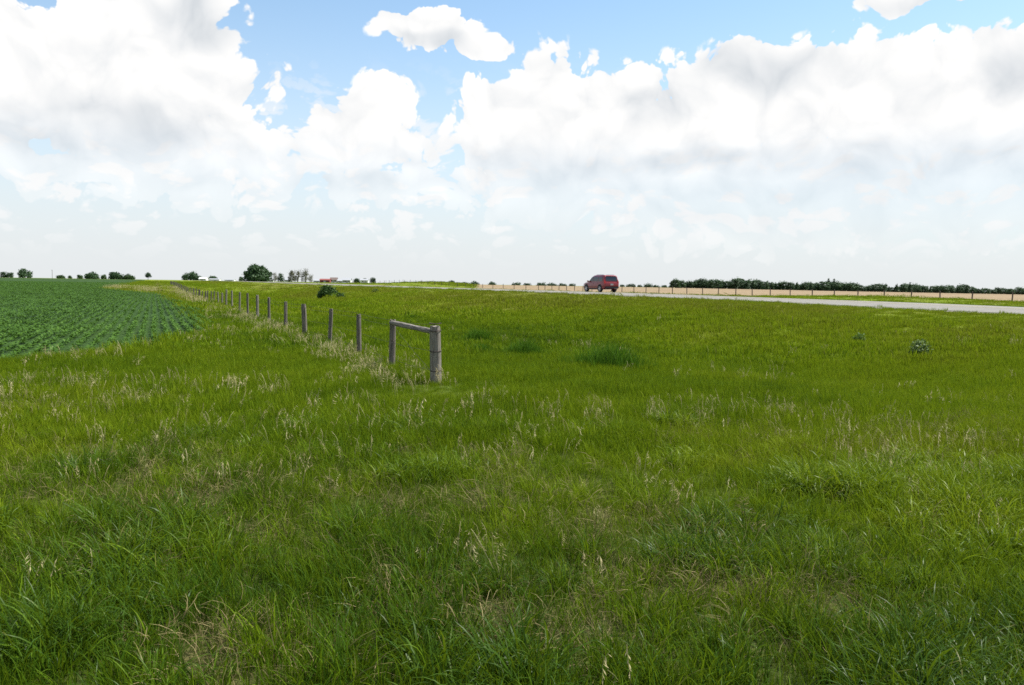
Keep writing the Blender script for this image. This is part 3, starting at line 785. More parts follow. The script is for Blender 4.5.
for k, (X, Y, zt, rd, (lx, ly)) in enumerate(posts):
    zb = float(Z(X, Y)); h = zt - zb
    if k < 14:
        o = bm_obj("post", post_mesh(rd, h, 10 + k, 18), M_WOODD if k in (1, 2, 3, 4, 5, 6, 8) else M_WOOD, fence, 40)
    else:
        key = k % 4
        if key not in post_meshes:
            o = bm_obj("post", post_mesh(.065, 1.2, 50 + key, 9), M_WOODD, fence, 40); post_meshes[key] = o.data
        else: o = obj("post", post_meshes[key], fence)
        o.scale = (rd / .065, rd / .065, h / 1.2)
    o.location = local(fence, (X, Y, zb)); o.rotation_euler = (-ly, lx, rr.uniform(0, 6))
    if k >= 14: o.rotation_euler = (-ly, lx, 0)
    tops.append(o)
    if k == 0:
        o["label"] = "thick split grey end post wrapped with wire"
        for wz in (.24, .62, 1.02, 1.16):                        # wire loops round the end post
            bm = bmesh.new()
            for dz in (0, .011):
                ring = [(1.07 * rd * math.cos(a), 1.07 * rd * math.sin(a), wz + dz + .008 * math.sin(a * 2)) for a in np.linspace(0, 2 * math.pi, 25)]
                b_tube(bm, ring, .0042, 5)
            wl = bm_obj("wire_loop", bm, M_WIRE, o, 60)
    elif k < 8:
        for wz in (.30, .68, 1.04):
            bm = bmesh.new()
            ring = [(1.05 * rd * math.cos(a), 1.05 * rd * math.sin(a), min(wz, h - .06)) for a in np.linspace(0, 2 * math.pi, 17)]
            b_tube(bm, ring, .003, 4); bm_obj("wire_loop", bm, M_WIRE, o, 60)
def lean_pt(k, z):
    X, Y, zt, rd, (lx, ly) = posts[k]; zb = float(Z(X, Y)); return Vector((X + lx * z, Y + ly * z, zb + z))
# brace rail from the second post to the end post, just under their tops
h0 = posts[0][2] - float(Z(*posts[0][:2])); h1 = posts[1][2] - float(Z(*posts[1][:2]))
a, b = lean_pt(1, h1 - .07), lean_pt(0, h0 - .115)
d = (b - a); bm = bmesh.new()
n_ = 10; rr2 = random.Random(5)
b_tube(bm, [Vector((0, 0, 0)) + Vector((0, 0, 1)) * (d.length - .02) * f / n_ for f in range(-0, n_ + 1)], [.055 + rr2.uniform(-.003, .003) for _ in range(n_ + 1)], 12)
rail = bm_obj("brace_rail", bm, M_WOOD, fence, 40)
rail.location = local(fence, a); rail.rotation_mode = 'QUATERNION'; rail.rotation_quaternion = d.to_track_quat('Z', 'Y')
for wz in (.26, .64, 1.03, 1.15):                              # strands of barbed wire
    bm = bmesh.new(); pts = []
    for k in range(0, 40):
        p = lean_pt(k, wz if k < 14 else wz); side = Vector((-DQ[0], -DQ[1], 0)) * posts[k][3] * .9
        p = p + side
        if pts:
            q_ = pts[-1]; pts.append((q_ + p) / 2 + Vector((0, 0, -.02)))
        pts.append(p)
    b_tube(bm, [local(fence, p) for p in pts], .0028, 4)
    bm_obj("wire_strand", bm, M_WIRE, fence, 60)
bm = bmesh.new()                                               # diagonal brace wire of the end panel
b_tube(bm, [local(fence, lean_pt(0, .12)), local(fence, (lean_pt(0, .12) + lean_pt(1, h1 - .1)) / 2 + Vector((0, 0, -.02))), local(fence, lean_pt(1, h1 - .1))], .0035, 4)
bm_obj("brace_wire", bm, M_WIRE, fence, 60)

# fence beyond the highway
M_POSTD = wood_mat("dark_fence_post", (.05, .042, .036), (.13, .11, .095))
FP = [1012.5, 972.2, 940.3, 911.4, 884.6, 858, 834.5, 812.5, 790.5, 770.4, 752.4, 736, 718.4, 702.7, 687, 672.6, 659, 646, 634, 622, 611.5, 601.5, 592, 583, 574.5, 566.5, 559, 552, 545, 538.5]
QF = 86.6
pts = []
for px in FP:
    r_ = pdir(px, hor(px)); r_ = r_.x / r_.y; Y = QF / (r_ * DQ[0] + DQ[1]); pts.append((r_ * Y, Y))
tl = qt(*pts[-1])[1]
t0 = qt(*pts[0])[1]
for k in range(3):
    t0 -= 5.2; pts.insert(0, xy(QF, t0))
while len(pts) < 66:
    tl += 7.2 + rr.uniform(-.4, .4); pts.append(xy(QF, tl))
ff = empty("roadside_wire_fence", (pts[3][0], pts[3][1], float(Z(*pts[3]))), 0, "low wire fence on thin dark posts along the straw field beyond the highway", "fence")
mesh_far = []
for k, (X, Y) in enumerate(pts):
    zb = float(Z(X, Y)); h = 1.24 + rr.uniform(-.09, .08)
    if k < 4:
        o = bm_obj("post", post_mesh(.075, 1.2, 80 + k, 9), M_POSTD, ff, 40); mesh_far.append(o.data)
    else: o = obj("post", mesh_far[k % 4], ff)
    o.scale = (1, 1, h / 1.2); o.location = local(ff, (X, Y, zb)); o.rotation_euler = (rr.uniform(-.03, .03), rr.uniform(-.04, .04), 0)
for wz in (.5, .85, 1.15):
    bm = bmesh.new(); b_tube(bm, [local(ff, (X, Y, float(Z(X, Y)) + wz)) for X, Y in pts], .004, 4)
    bm_obj("wire_strand", bm, M_WIRE, ff, 60)

# ------------------------------------------------------------------ the car
M_PAINT_RED, t_, o_ = new_mat("dark_red_paint"); bsdf(t_, o_, (.19, .008, .012), .35, .4, .15, .6)
M_GLASS, t_, o_ = new_mat("tinted_glass"); bsdf(t_, o_, (.010, .012, .014), .06, .7)
M_BLACK = simple_mat("black_trim", (.022, .022, .024), .6, .35)
M_TYRE = simple_mat("tyre_rubber", (.018, .018, .018), .85, .2)
M_RIM, t_, o_ = new_mat("alloy"); bsdf(t_, o_, (.48, .48, .50), .35, .5, .9)
M_CHROME, t_, o_ = new_mat("roof_rail_metal"); bsdf(t_, o_, (.35, .35, .37), .3, .5, .9)
M_TAIL, t_, o_ = new_mat("red_lamp"); bsdf(t_, o_, (.55, .02, .03), .15, .6)
M_HEAD, t_, o_ = new_mat("clear_lamp"); bsdf(t_, o_, (.65, .66, .68), .15, .6)
M_PLATE = simple_mat("number_plate", (.35, .35, .34), .5, .3, var=.05)
q_car = mid + 4.0
r_ = pdir(600.5, hor(600.5)); r_ = r_.x / r_.y; Yc = (q_car) / (r_ * DQ[0] + DQ[1]); Xc = r_ * Yc
car = empty("sport_utility_vehicle", (Xc, Yc, float(zroad(qt(Xc, Yc)[1])) + cz(q_car) - .004), math.atan2(DT[1], DT[0]),
            "dark red sport utility vehicle with roof rails driving away on the highway", "car")
car.name = "sport_utility_vehicle"; car.scale = (.95, .95, .97)
HL, HW = 2.30, .93
# lower body: rings of half-section points along the length
secs = [(-2.30, .50, .92, .74), (-2.26, .40, 1.00, .86), (-2.05, .33, 1.05, .91), (-1.2, .28, 1.07, .925), (0, .27, 1.05, .93), (.9, .27, 1.04, .925), (1.25, .27, 1.035, .915), (1.75, .29, .98, .89), (2.10, .33, .90, .85), (2.26, .40, .78, .77), (2.32, .48, .68, .66)]
bm = bmesh.new(); rings = []
for (xx, zb, zt, hw) in secs:
    prof = [(hw * .90, zb), (hw * .985, zb + .08), (hw, zb + (zt - zb) * .42), (hw * .985, zb + (zt - zb) * .75), (hw * .95, zt - .03), (hw * .86, zt), (hw * .45, zt + .025), (0, zt + .03)]
    full = prof + [(-y_, z_) for (y_, z_) in reversed(prof[:-1])]
    rings.append([bm.verts.new((xx, y_, z_)) for y_, z_ in full])
for i in range(len(rings) - 1):
    n = len(rings[i])
    for k in range(n): bm.faces.new((rings[i][k], rings[i][(k + 1) % n], rings[i + 1][(k + 1) % n], rings[i + 1][k]))
bm.faces.new(rings[0]); bm.faces.new(rings[-1])
# cabin rings (z, x rear, x front, half width)
CAB = [(1.00, -2.20, 1.28, .875), (1.06, -2.19, 1.20, .868), (1.36, -2.15, .74, .83), (1.60, -2.09, .40, .785), (1.70, -2.02, .20, .73), (1.75, -1.88, -.05, .62)]
def cab_ring(z, xr, xf, hw):
    c = .16
    p = [(xr, -hw + c), (xr + .03, -hw + .05), (xr + c, -hw)] + [(xr + c + (xf - xr - 2 * c) * k / 4, -hw) for k in (1, 2, 3)] + [(xf - c, -hw), (xf - .03, -hw + .05), (xf, -hw + c)]
    p += [(x_, -y_) for x_, y_ in reversed(p)]
    return [bm.verts.new((x_, y_, z)) for x_, y_ in p]
cr = [cab_ring(*c) for c in CAB]
for i in range(len(cr) - 1):
    n = len(cr[i])
    for k in range(n): bm.faces.new((cr[i][k], cr[i][(k + 1) % n], cr[i + 1][(k + 1) % n], cr[i + 1][k]))
bm.faces.new(cr[-1]); bm.faces.new(cr[0])
bm_obj("body", bm, M_PAINT_RED, car, 38)
def cab_at(z):
    zs = [c[0] for c in CAB]; return [float(np.interp(z, zs, [c[k] for c in CAB])) for k in (1, 2, 3)]
def plate(name, quad, mat, out, th=.016, parent=car, sub=5):
    """curved panel set a little proud of the cabin; quad of (x,y,z) corners, out = outward direction"""
    bm = bmesh.new(); out = Vector(out)
    vs = [bm.verts.new(Vector(p) + out * .012) for p in quad]; f = bm.faces.new(vs)
    r = bmesh.ops.extrude_face_region(bm, geom=[f]); bmesh.ops.translate(bm, vec=-out * th, verts=[v for v in r['geom'] if isinstance(v, bmesh.types.BMVert)])
    return bm_obj(name, bm, mat, parent)
def side_win(x0b, x1b, x0t, x1t, s):
    zb, zt = 1.10, 1.55
    hb, ht = cab_at(zb)[2], cab_at(zt)[2]
    zm = 1.36; hm = cab_at(zm)[2]; f = (zm - zb) / (zt - zb)
    bm = bmesh.new()
    L = lambda a, b: a + (b - a) * f
    P = [(x0b, hb, zb), (x1b, hb, zb), (L(x1b, x1t), hm, zm), (x1t, ht, zt), (x0t, ht, zt), (L(x0b, x0t), hm, zm)]
    o1 = [bm.verts.new((x_, s * (y_ + .012), z_)) for x_, y_, z_ in P]; o2 = [bm.verts.new((x_, s * (y_ - .01), z_)) for x_, y_, z_ in P]
    for o_ in (o1, o2): bm.faces.new((o_[0], o_[1], o_[2], o_[5])); bm.faces.new((o_[5], o_[2], o_[3], o_[4]))
    n = 6
    for k in range(n): bm.faces.new((o1[k], o1[(k + 1) % n], o2[(k + 1) % n], o2[k]))
    bm_obj("side_window", bm, M_GLASS, car)
for s in (1, -1):
    side_win(.10, .92, .10, .40, s); side_win(-.92, .02, -.92, .02, s); side_win(-1.86, -1.02, -1.74, -1.02, s)
def end_win(name, front):
    zb, zt = (1.12, 1.62) if front else (1.16, 1.60)
    b_, t2 = cab_at(zb), cab_at(zt); i = 1 if front else 0; sg = 1 if front else -1
    zm = 1.36; m_ = cab_at(zm); bm = bmesh.new()
    P = [(b_[i], -(b_[2] - .15), zb), (b_[i], b_[2] - .15, zb), (m_[i], m_[2] - .15, zm), (t2[i], t2[2] - .15, zt), (t2[i], -(t2[2] - .15), zt), (m_[i], -(m_[2] - .15), zm)]
    o1 = [bm.verts.new((x_ + sg * .014, y_, z_ + .004)) for x_, y_, z_ in P]; o2 = [bm.verts.new((x_ - sg * .012, y_, z_)) for x_, y_, z_ in P]
    for o_ in (o1, o2): bm.faces.new((o_[0], o_[1], o_[2], o_[5])); bm.faces.new((o_[5], o_[2], o_[3], o_[4]))
    for k in range(6): bm.faces.new((o1[k], o1[(k + 1) % 6], o2[(k + 1) % 6], o2[k]))
    bm_obj(name, bm, M_GLASS, car)
end_win("windscreen", True); end_win("rear_window", False)
def part(name, boxes, mat, bevel=.015, parent=car):
    bm = bmesh.new()
    for c, s_ in boxes: b_box(bm, c, s_, bevel=bevel)
    return bm_obj(name, bm, mat, parent, 40)
part("rear_bumper", [((-2.30, 0, .50), (.16, 1.62, .20))], M_BLACK, .04)
part("front_bumper", [((2.27, 0, .46), (.16, 1.40, .18))], M_BLACK, .04)
for s in (1, -1):
    part("sill_trim", [((0.0, s * .925, .34), (2.0, .05, .12))], M_BLACK, .02)
    part("tail_lamp", [((-2.19, s * .79, 1.00), (.16, .16, .30)), ((-2.15, s * .78, 1.22), (.10, .10, .16))], M_TAIL, .03)
    part("headlamp", [((2.14, s * .70, .80), (.22, .26, .13))], M_HEAD, .04)
    bm = bmesh.new(); b_tube(bm, [(-1.75, s * .60, 1.70), (-1.68, s * .60, 1.775), (-.2, s * .58, 1.79), (-.08, s * .57, 1.72)], .022, 8); bm_obj("roof_rail", bm, M_CHROME, car, 40)
    mi = part("wing_mirror", [((.92, s * 1.02, 1.12), (.14, .20, .14)), ((.92, s * .91, 1.07), (.06, .14, .05))], M_PAINT_RED, .03)
    for xx in (.02, -.95): part("door_handle", [((xx, s * .938, .92), (.17, .035, .035))], M_PAINT_RED, .01)
    for xx in (1.42, -1.38):                                   # dark wheel opening
        bm = bmesh.new(); ring = [bm.verts.new((xx + .43 * math.cos(a), s * .90, .40 + .43 * math.sin(a))) for a in np.linspace(-.5, math.pi + .5, 22)]
        r0 = bm.faces.new(ring); r_e = bmesh.ops.extrude_face_region(bm, geom=[r0]); bmesh.ops.translate(bm, vec=(0, s * .034, 0), verts=[v for v in r_e['geom'] if isinstance(v, bmesh.types.BMVert)])
        bm_obj("wheel_arch", bm, M_BLACK, car)
        wh = empty("wheel", (xx, s * .80, .36)); wh.parent = car
        bm = bmesh.new(); prof = [(.23, -.10), (.33, -.115), (.362, -.09), (.366, 0), (.362, .09), (.33, .115), (.23, .10)]; N_ = 28; rg = []
        for k in range(N_):
            a = 2 * math.pi * k / N_; rg.append([bm.verts.new((r2 * math.cos(a), y2 + s * .035, r2 * math.sin(a))) for r2, y2 in prof])
        for k in range(N_):
            for q2 in range(len(prof)):
                bm.faces.new((rg[k][q2], rg[k][(q2 + 1) % len(prof)], rg[(k + 1) % N_][(q2 + 1) % len(prof)], rg[(k + 1) % N_][q2]))
        bm_obj("tyre", bm, M_TYRE, wh, 40)
        bm = bmesh.new()
        for k in range(5):
            a = 2 * math.pi * k / 5; b_box(bm, (.12 * math.cos(a), s * .125, .12 * math.sin(a)), (.22, .03, .075), Matrix.Rotation(-a, 3, 'Y'))
        ring = [(.225 * math.cos(a), s * .12, .225 * math.sin(a)) for a in np.linspace(0, 2 * math.pi, 29)]
        b_tube(bm, ring, .022, 6)
        b_tube(bm, [(0, s * .10, 0), (0, s * .145, 0)], .06, 12)
        bm_obj("rim", bm, M_RIM, wh, 40)
part("number_plate", [((-2.305, 0, .80), (.02, .34, .16))], M_PLATE, .003)
part("roof_spoiler", [((-2.00, 0, 1.665), (.26, 1.16, .04))], M_PAINT_RED, .015)
part("rear_garnish", [((-2.275, 0, .93), (.03, .80, .05))], M_CHROME, .01)
# ------------------------------------------------------------------ trees and shrubs
def bark_mat(): return wood_mat("bark", (.05, .042, .034), (.12, .10, .085))
M_BARK = bark_mat()
def leaf_mat(name, c0, c1):
    m, t, out = new_mat(name)
    rn = t.attr("rnd")[2]; oi = t.n('ShaderNodeObjectInfo').outputs['Random']
    c = t.mix(rn, c0, c1); c = t.mix(t.m('MULTIPLY', oi, .45), c, tuple(v * 1.45 for v in c1))
    bsdf(t, out, c, .6, .2, trans=.22); return m
M_LEAF = leaf_mat("leaf_green", (.022, .055, .014), (.050, .095, .022))
M_LEAFD = leaf_mat("leaf_dark_green", (.024, .052, .024), (.046, .088, .034))  # lightened a little: haze of the far trees put into the leaf colour
M_LEAFG = leaf_mat("leaf_fresh_green", (.045, .095, .012), (.085, .150, .020))
M_LEAFDD = leaf_mat("leaf_very_dark_green", (.020, .050, .010), (.042, .086, .015))
M_LEAFB = leaf_mat("leaf_grey_green", (.075, .130, .035), (.115, .170, .055))
M_LEAFS = leaf_mat("leaf_sparse_olive", (.060, .068, .035), (.11, .11, .055))
def crown_mesh(name, lobes, n, size, seed, mat, hollow=.55):
    """n leaf clumps (bent quads) in the outer part of several lobes (x,y,z,rx,ry,rz)"""
    r = np.random.default_rng(seed); lobes = np.array(lobes, float)
    wgt = (lobes[:, 3] * lobes[:, 4] * lobes[:, 5]) ** .7; wgt /= wgt.sum()
    li = r.choice(len(lobes), n, p=wgt); L = lobes[li]
    d = r.normal(0, 1, (n, 3)); d /= np.linalg.norm(d, axis=1)[:, None]
    rad_ = (hollow + (1.06 - hollow) * r.random(n)) * (.82 + .36 * r.random(n))
    c = L[:, :3] + d * L[:, 3:] * rad_[:, None]
    nrm = d * .8 + r.normal(0, .7, (n, 3)) + np.array([0, 0, .25]); nrm /= np.linalg.norm(nrm, axis=1)[:, None]
    t1 = np.cross(nrm, r.normal(0, 1, (n, 3))); t1 /= np.linalg.norm(t1, axis=1)[:, None]; t2 = np.cross(nrm, t1)
    s = size * (.45 + .9 * r.random(n)); s2 = s * (.45 + .5 * r.random(n))
    V = np.stack([c - t1 * s[:, None] * .5, c - t2 * s2[:, None] * .5 + nrm * s[:, None] * .12, c + t1 * s[:, None] * .5, c + t2 * s2[:, None] * .5 + nrm * s[:, None] * .12], 1)
    me = mesh_np(name, V.reshape(-1, 3), np.arange(n * 4).reshape(-1, 4), mat)
    a = me.attributes.new("rnd", 'FLOAT', 'POINT'); a.data.foreach_set("value", np.repeat(r.random(n), 4).astype(np.float32))
    return me
def trunk_mesh(name, h, r0, limbs, seed, mat=None, twigs=0, spread=.5, stems=1):
    rr = random.Random(seed); bm = bmesh.new()
    for st in range(stems):
        a0 = rr.random() * 6.28; off = 0 if stems == 1 else r0 * 2.2; sl = 0 if stems == 1 else .22
        base = Vector((math.cos(a0) * off, math.sin(a0) * off, -.3)); path = [base]
        dirn = Vector((math.cos(a0) * sl + rr.uniform(-.06, .06), math.sin(a0) * sl + rr.uniform(-.06, .06), 1)).normalized()
        for k in range(6):
            dirn = (dirn + Vector((rr.uniform(-.08, .08), rr.uniform(-.08, .08), 0))).normalized(); path.append(path[-1] + dirn * (h + .3) / 6)
        rads = [r0 * (1 - .82 * k / 6) for k in range(7)]
        b_tube(bm, path, rads, 7)
        for l in range(limbs):
            f = .28 + .62 * (l + rr.random()) / limbs; q = f * 6; i0 = int(q); p = path[i0].lerp(path[min(i0 + 1, 6)], q - i0)
            a = rr.random() * 6.28; ln = h * spread * (1.15 - f * .75) * rr.uniform(.7, 1.1); e = rr.uniform(.35, .9)
            lp = [p]; dv = Vector((math.cos(a) * math.cos(e), math.sin(a) * math.cos(e), math.sin(e)))
            for k in range(4):
                dv = (dv + Vector((rr.uniform(-.15, .15), rr.uniform(-.15, .15), rr.uniform(0, .15)))).normalized(); lp.append(lp[-1] + dv * ln / 4)
            rl = r0 * (1 - .8 * f) * .55
            b_tube(bm, lp, [rl * (1 - .8 * k / 4) for k in range(5)], 5)
            for tw in range(twigs):
                i1 = rr.randint(1, 4); tp = lp[i1]; tv = (dv + Vector((rr.uniform(-1, 1), rr.uniform(-1, 1), rr.uniform(-.2, .9)))).normalized(); tl = ln * rr.uniform(.2, .45)
                b_tube(bm, [tp, tp + tv * tl * .5, tp + (tv + Vector((rr.uniform(-.3, .3), rr.uniform(-.3, .3), .2))) * tl], [rl * .28, rl * .2, rl * .08], 4)
    me = bpy.data.meshes.new(name); bmesh.ops.recalc_face_normals(bm, faces=bm.faces); bm.to_mesh(me); bm.free()
    me.materials.append(mat or M_BARK)
    return me
def lobes_round(w, h, base, n, seed):
    rr = random.Random(seed); out = [(0, 0, base + (h - base) * .5, w * .38, w * .38, (h - base) * .48)]
    if base < h * .2:
        for k in range(6): a = k * 1.05 + rr.random(); out.append((math.cos(a) * w * .27, math.sin(a) * w * .27, h * .22, w * .17, w * .17, h * .24))
    for k in range(n):
        a = rr.random() * 6.28; f = rr.random(); d = w * .30 * (.5 + .6 * rr.random()); s = rr.uniform(.14, .24)
        zc = base + (h - base) * (.22 + .60 * f); d *= (1.1 - .75 * max(0, f - .35))
        out.append((math.cos(a) * d, math.sin(a) * d, zc, w * s, w * s, w * s * rr.uniform(.7, .95)))
    return out
def tree(px, Y, hpx, wpx, kind, label, group=None, name="tree", seed=1, dense=1.0, low=.02, mat=None):
    """tree standing at depth Y on column px, as tall and wide as so many pixels there"""
    X, Y = col_at(px, Y); z = float(Z(X, Y)); h = hpx * Y / F; wd = wpx * Y / F
    root = empty(name, (X, Y, z), random.Random(seed).random() * 6.28, label, "tree" if kind != 'shrub' else "shrub", group)
    px_m = Y / F
    if kind == 'round':
        obj("trunk", trunk_mesh("trunk", h * .75, max(.12, h * .03), 7, seed), root)
        n = int(1700 * dense); obj("crown", crown_mesh("crown", lobes_round(wd, h * .97, h * low, 10, seed), n, max(.32, .13 * max(h, wd) / 1.6), seed, mat or M_LEAF), root)
    elif kind == 'bare':
        obj("trunk", trunk_mesh("trunk", h * .97, h * .028, 12, seed, M_BARKP, twigs=9, spread=.42, stems=2), root)
        obj("crown", crown_mesh("crown", lobes_round(wd * .95, h * .97, h * .06, 9, seed), int(650 * dense), h * .055, seed, M_LEAFS, .3), root)
    elif kind == 'shrub':
        obj("stems", trunk_mesh("stems", h * .7, max(.015, h * .02), 5, seed, stems=4, spread=.5), root)
        obj("crown", crown_mesh("crown", [(0, 0, h * .42, wd * .40, wd * .40, h * .52)] + [(math.cos(a) * wd * .27, math.sin(a) * wd * .27, h * (.30 + .12 * math.sin(a * 2.3 + seed)), wd * .20, wd * .20, h * .30) for a in np.linspace(0, 5.6, 8)] + [(math.cos(a) * wd * .14, math.sin(a) * wd * .14, h * .70, wd * .15, wd * .15, h * .22) for a in (0, 2.2, 4.1)], int(1500 * dense), h * .14, seed, mat or M_LEAFD, .35), root)
    return root
M_BARKP = wood_mat("pale_bark", (.15, .14, .13), (.32, .30, .28), .3)

tree(25.5, 900, 8.6, 15.5, 'round', "round dark bushy tree on the left skyline, beside the low pair at the edge", name="broadleaf_tree", seed=11, mat=M_LEAFD)
tree(3.5, 930, 6.2, 8.5, 'round', "low dark tree at the far left end of the crop field skyline", name="broadleaf_tree", seed=12, mat=M_LEAFD)
tree(10, 930, 5.6, 7.5, 'round', "smaller dark tree touching its lower neighbour at the left edge of the skyline", name="broadleaf_tree", seed=13, mat=M_LEAFD)
tree(61, 1050, 3.2, 9, 'round', "very low grey-green bush on the skyline right of the utility pole", name="broadleaf_tree", seed=14)
tree(70, 1050, 3.4, 4.5, 'round', "tiny low bush on the skyline between two wider low bushes", name="broadleaf_tree", seed=15)
tree(80, 1050, 4.0, 7, 'round', "small pale bush on the skyline left of the wide dark tree clump", name="broadleaf_tree", seed=16)
tree(92, 950, 5.2, 17, 'round', "wide low dark tree at the left of the skyline clump above the crop field", name="broadleaf_tree", seed=17, mat=M_LEAFD)
tree(104, 960, 4.6, 7, 'round', "small tree between the two largest trees of the skyline clump above the crop", name="broadleaf_tree", seed=18)
tree(116, 960, 7.4, 17, 'round', "tallest tree of the skyline clump above the crop field", name="broadleaf_tree", seed=19, mat=M_LEAFD)
tree(128, 960, 4.0, 14, 'round', "low spreading tree at the right end of the skyline clump above the crop", name="broadleaf_tree", seed=20)
tree(148, 700, 7.6, 7.4, 'round', "lone small round tree standing on the skyline left of the field track", name="broadleaf_tree", seed=21, low=.25, mat=M_LEAFD)
tree(190.5, 1350, 8.2, 17, 'round', "broad dark green tree on the skyline just left of the white sheds", name="broadleaf_tree", seed=22, mat=M_LEAFD)
tree(199, 1350, 5.2, 8, 'round', "smaller tree leaning against the broad tree beside the white sheds", name="broadleaf_tree", seed=23, mat=M_LEAFD)
tree(213, 1400, 4.6, 10, 'round', "low tree behind the white sheds on the skyline", name="broadleaf_tree", seed=24, mat=M_LEAFD)
tree(241, 1000, 5.0, 6, 'round', "small bush at the left foot of the biggest dark tree", name="broadleaf_tree", seed=25)
tree(257.5, 520, 15.0, 29, 'round', "biggest dark round tree on the skyline, beyond the highway at left", name="broadleaf_tree", seed=26, dense=2.4, low=.02, mat=M_LEAFD)
tree(274.5, 540, 10, 8, 'bare', "sparse grey tree right beside the biggest dark round tree", name="sparse_tree", seed=27)
tree(281, 545, 9.4, 9, 'round', "dark leafy tree half hidden among the sparse grey trees", name="broadleaf_tree", seed=28, dense=.8, mat=M_LEAFD)
tree(291, 545, 13, 9, 'bare', "sparse grey tree in the middle of the sparse group on the skyline", name="sparse_tree", seed=29, dense=2.2)
tree(296.5, 560, 13, 8, 'bare', "sparse grey tree just left of the tallest sparse tree", name="sparse_tree", seed=30, dense=1.6)
tree(304.5, 550, 14.8, 12, 'bare', "tallest sparse grey tree, at the right end of the sparse group", name="sparse_tree", seed=31, dense=1.4)
tree(310.5, 560, 9, 6, 'bare', "short sparse tree at the foot of the tallest sparse tree", name="sparse_tree", seed=32)
tree(357, 950, 5, 8, 'round', "small tree behind the farm buildings, left of the white houses", name="broadleaf_tree", seed=33, mat=M_LEAFD)
tree(365, 950, 5, 7, 'round', "small dark tree right of the white farm houses", name="broadleaf_tree", seed=34, mat=M_LEAFD)
tree(373, 950, 6.2, 7, 'round', "flat-topped dark tree behind the rightmost white shed", name="broadleaf_tree", seed=35, mat=M_LEAFD)
tree(452, 800, 4.2, 7, 'round', "small round dark bush alone on the skyline where the straw field begins", name="broadleaf_tree", seed=36, mat=M_LEAFD)
# bushes along the straw field's far edge
rr = random.Random(12)
for k, px in enumerate([431, 443, 466, 474, 492, 516, 527, 541, 552, 563, 572, 622, 631, 640, 648, 656, 664, 671]):
    tree(px, 950, rr.uniform(1.6, 2.6), rr.uniform(6, 13), 'round', "tiny dark bush in the thin line along the straw field's far edge", "bushes along the straw field's far edge", name="field_edge_bush", seed=60 + k, dense=.4, low=0, mat=M_LEAFD)
# the windbreak on the right: trees of several shapes, copied
wb_proto = []
for k in range(8):
    r = random.Random(500 + k); h = 9.0; wd = r.uniform(6.5, 9.5) if k < 5 else r.uniform(3.8, 5)
    tr = trunk_mesh("trunk", h * .8, .2, 8, 500 + k)
    if k < 5: lb = lobes_round(wd, h, 0, 9, 500 + k)
    else: lb = [(r.uniform(-.3, .3), r.uniform(-.3, .3), h * (.10 + .82 * i / 7), wd * .5 * (1 - i / 8.2), wd * .5 * (1 - i / 8.2), h * .085) for i in range(8)]
    cm = crown_mesh("crown", lb, 1000, .95 if k < 5 else .75, 520 + k, M_LEAFD)
    wb_proto.append((tr, cm))
TL = [(676, 277.8), (682, 278.2), (690, 278.0), (697, 278.3), (703, 278.0), (709, 279.2), (715, 279.0), (719, 279.6), (728, 279.8), (735, 278.0), (740, 279.5), (746, 279.2), (753, 279.2), (758, 281), (764, 281), (770, 281), (776, 281.6), (783, 281), (790, 281.4), (797, 281.6), (804, 281.2), (811, 281.8), (817, 282), (825, 278.8), (830, 280.2), (837, 280.2), (841, 282.0),
      (847, 281.8), (853, 282.2), (861, 284.2), (868, 284), (875, 283.6), (882, 284.4), (889, 284.6), (896, 284), (903, 282.4), (910, 282.2), (917, 284.6), (924, 285), (931, 285.2), (938, 285.4), (945, 285.4), (952, 286), (960, 284.4), (966, 284.8), (973, 287), (980, 288), (986, 287.2), (993, 287.6), (999, 287.2), (1005, 287.6), (1011, 287), (1018, 286.4), (1026, 287), (1034, 287), (1043, 288), (1052, 287), (1062, 288)] + [(1072 + 11 * k, 288.4 + .12 * k + (k * 7 % 5) * .35) for k in range(16)]
WB = "dark green tree in the dense windbreak row beyond the straw field on the right"
wbt = None
for k, (px, top) in enumerate(TL):
    for row in range(2):
        if rr.random() < (0 if px < 800 else .05): continue
        Y = 560 + row * 22 + rr.uniform(-8, 8); x_, y_ = col_at(px + row * 3.4 + rr.uniform(-1, 1), Y); z = float(Z(x_, y_))
        basey = hor(px) + (EYE - z) * F / Y
        h = (basey - top - (row * .5)) * (rr.uniform(.72, 1.22) if row else rr.uniform(.80, 1.05)) * Y / F
        tr, cm = wb_proto[rr.randrange(5) if (rr.random() < .72 or px < 740) else 5 + rr.randrange(3)]
        root = empty("windbreak_tree", (x_, y_, z), rr.random() * 6.28, WB, "tree", "trees of the windbreak beyond the straw field")
        s = h / 9.0; sw = s * rr.uniform(1.2, 1.9); root.scale = (sw, sw, s)
        obj("trunk", tr, root); obj("crown", cm, root)
# shrubs and dark tussocks in the meadow
def low_shrub(px, py, wpx, hpx, label, mat, seed, dense=1.0):
    d_ = pdir(px, py); gy_ = 6.0
    while gy_ < 200 and EYE + d_.z / d_.y * gy_ > float(Z(d_.x / d_.y * gy_, gy_)): gy_ += .15
    px = 512 + F * d_.x / d_.y
    return tree(px, gy_, hpx, wpx, 'shrub', label, name="shrub", seed=seed, mat=mat, dense=dense)
low_shrub(328, 298.5, 23, 14, "dense dark green bush standing alone in the meadow before the highway", M_LEAFDD, 71, 2.6)
low_shrub(341, 299, 13, 7, "low dark green bush at the right foot of the lone dense bush", M_LEAFDD, 72, .9)
low_shrub(921, 357, 25, 19, "grey-green sage bush in the meadow on the right", M_LEAFB, 73, .35)
low_shrub(861, 342, 16, 10, "small green bush left of the grey-green sage bush", M_LEAFG, 74, .4)
low_shrub(376, 293, 9, 5, "tiny dark bush in the meadow right of the lone dense bush", M_LEAFD, 75, .4)
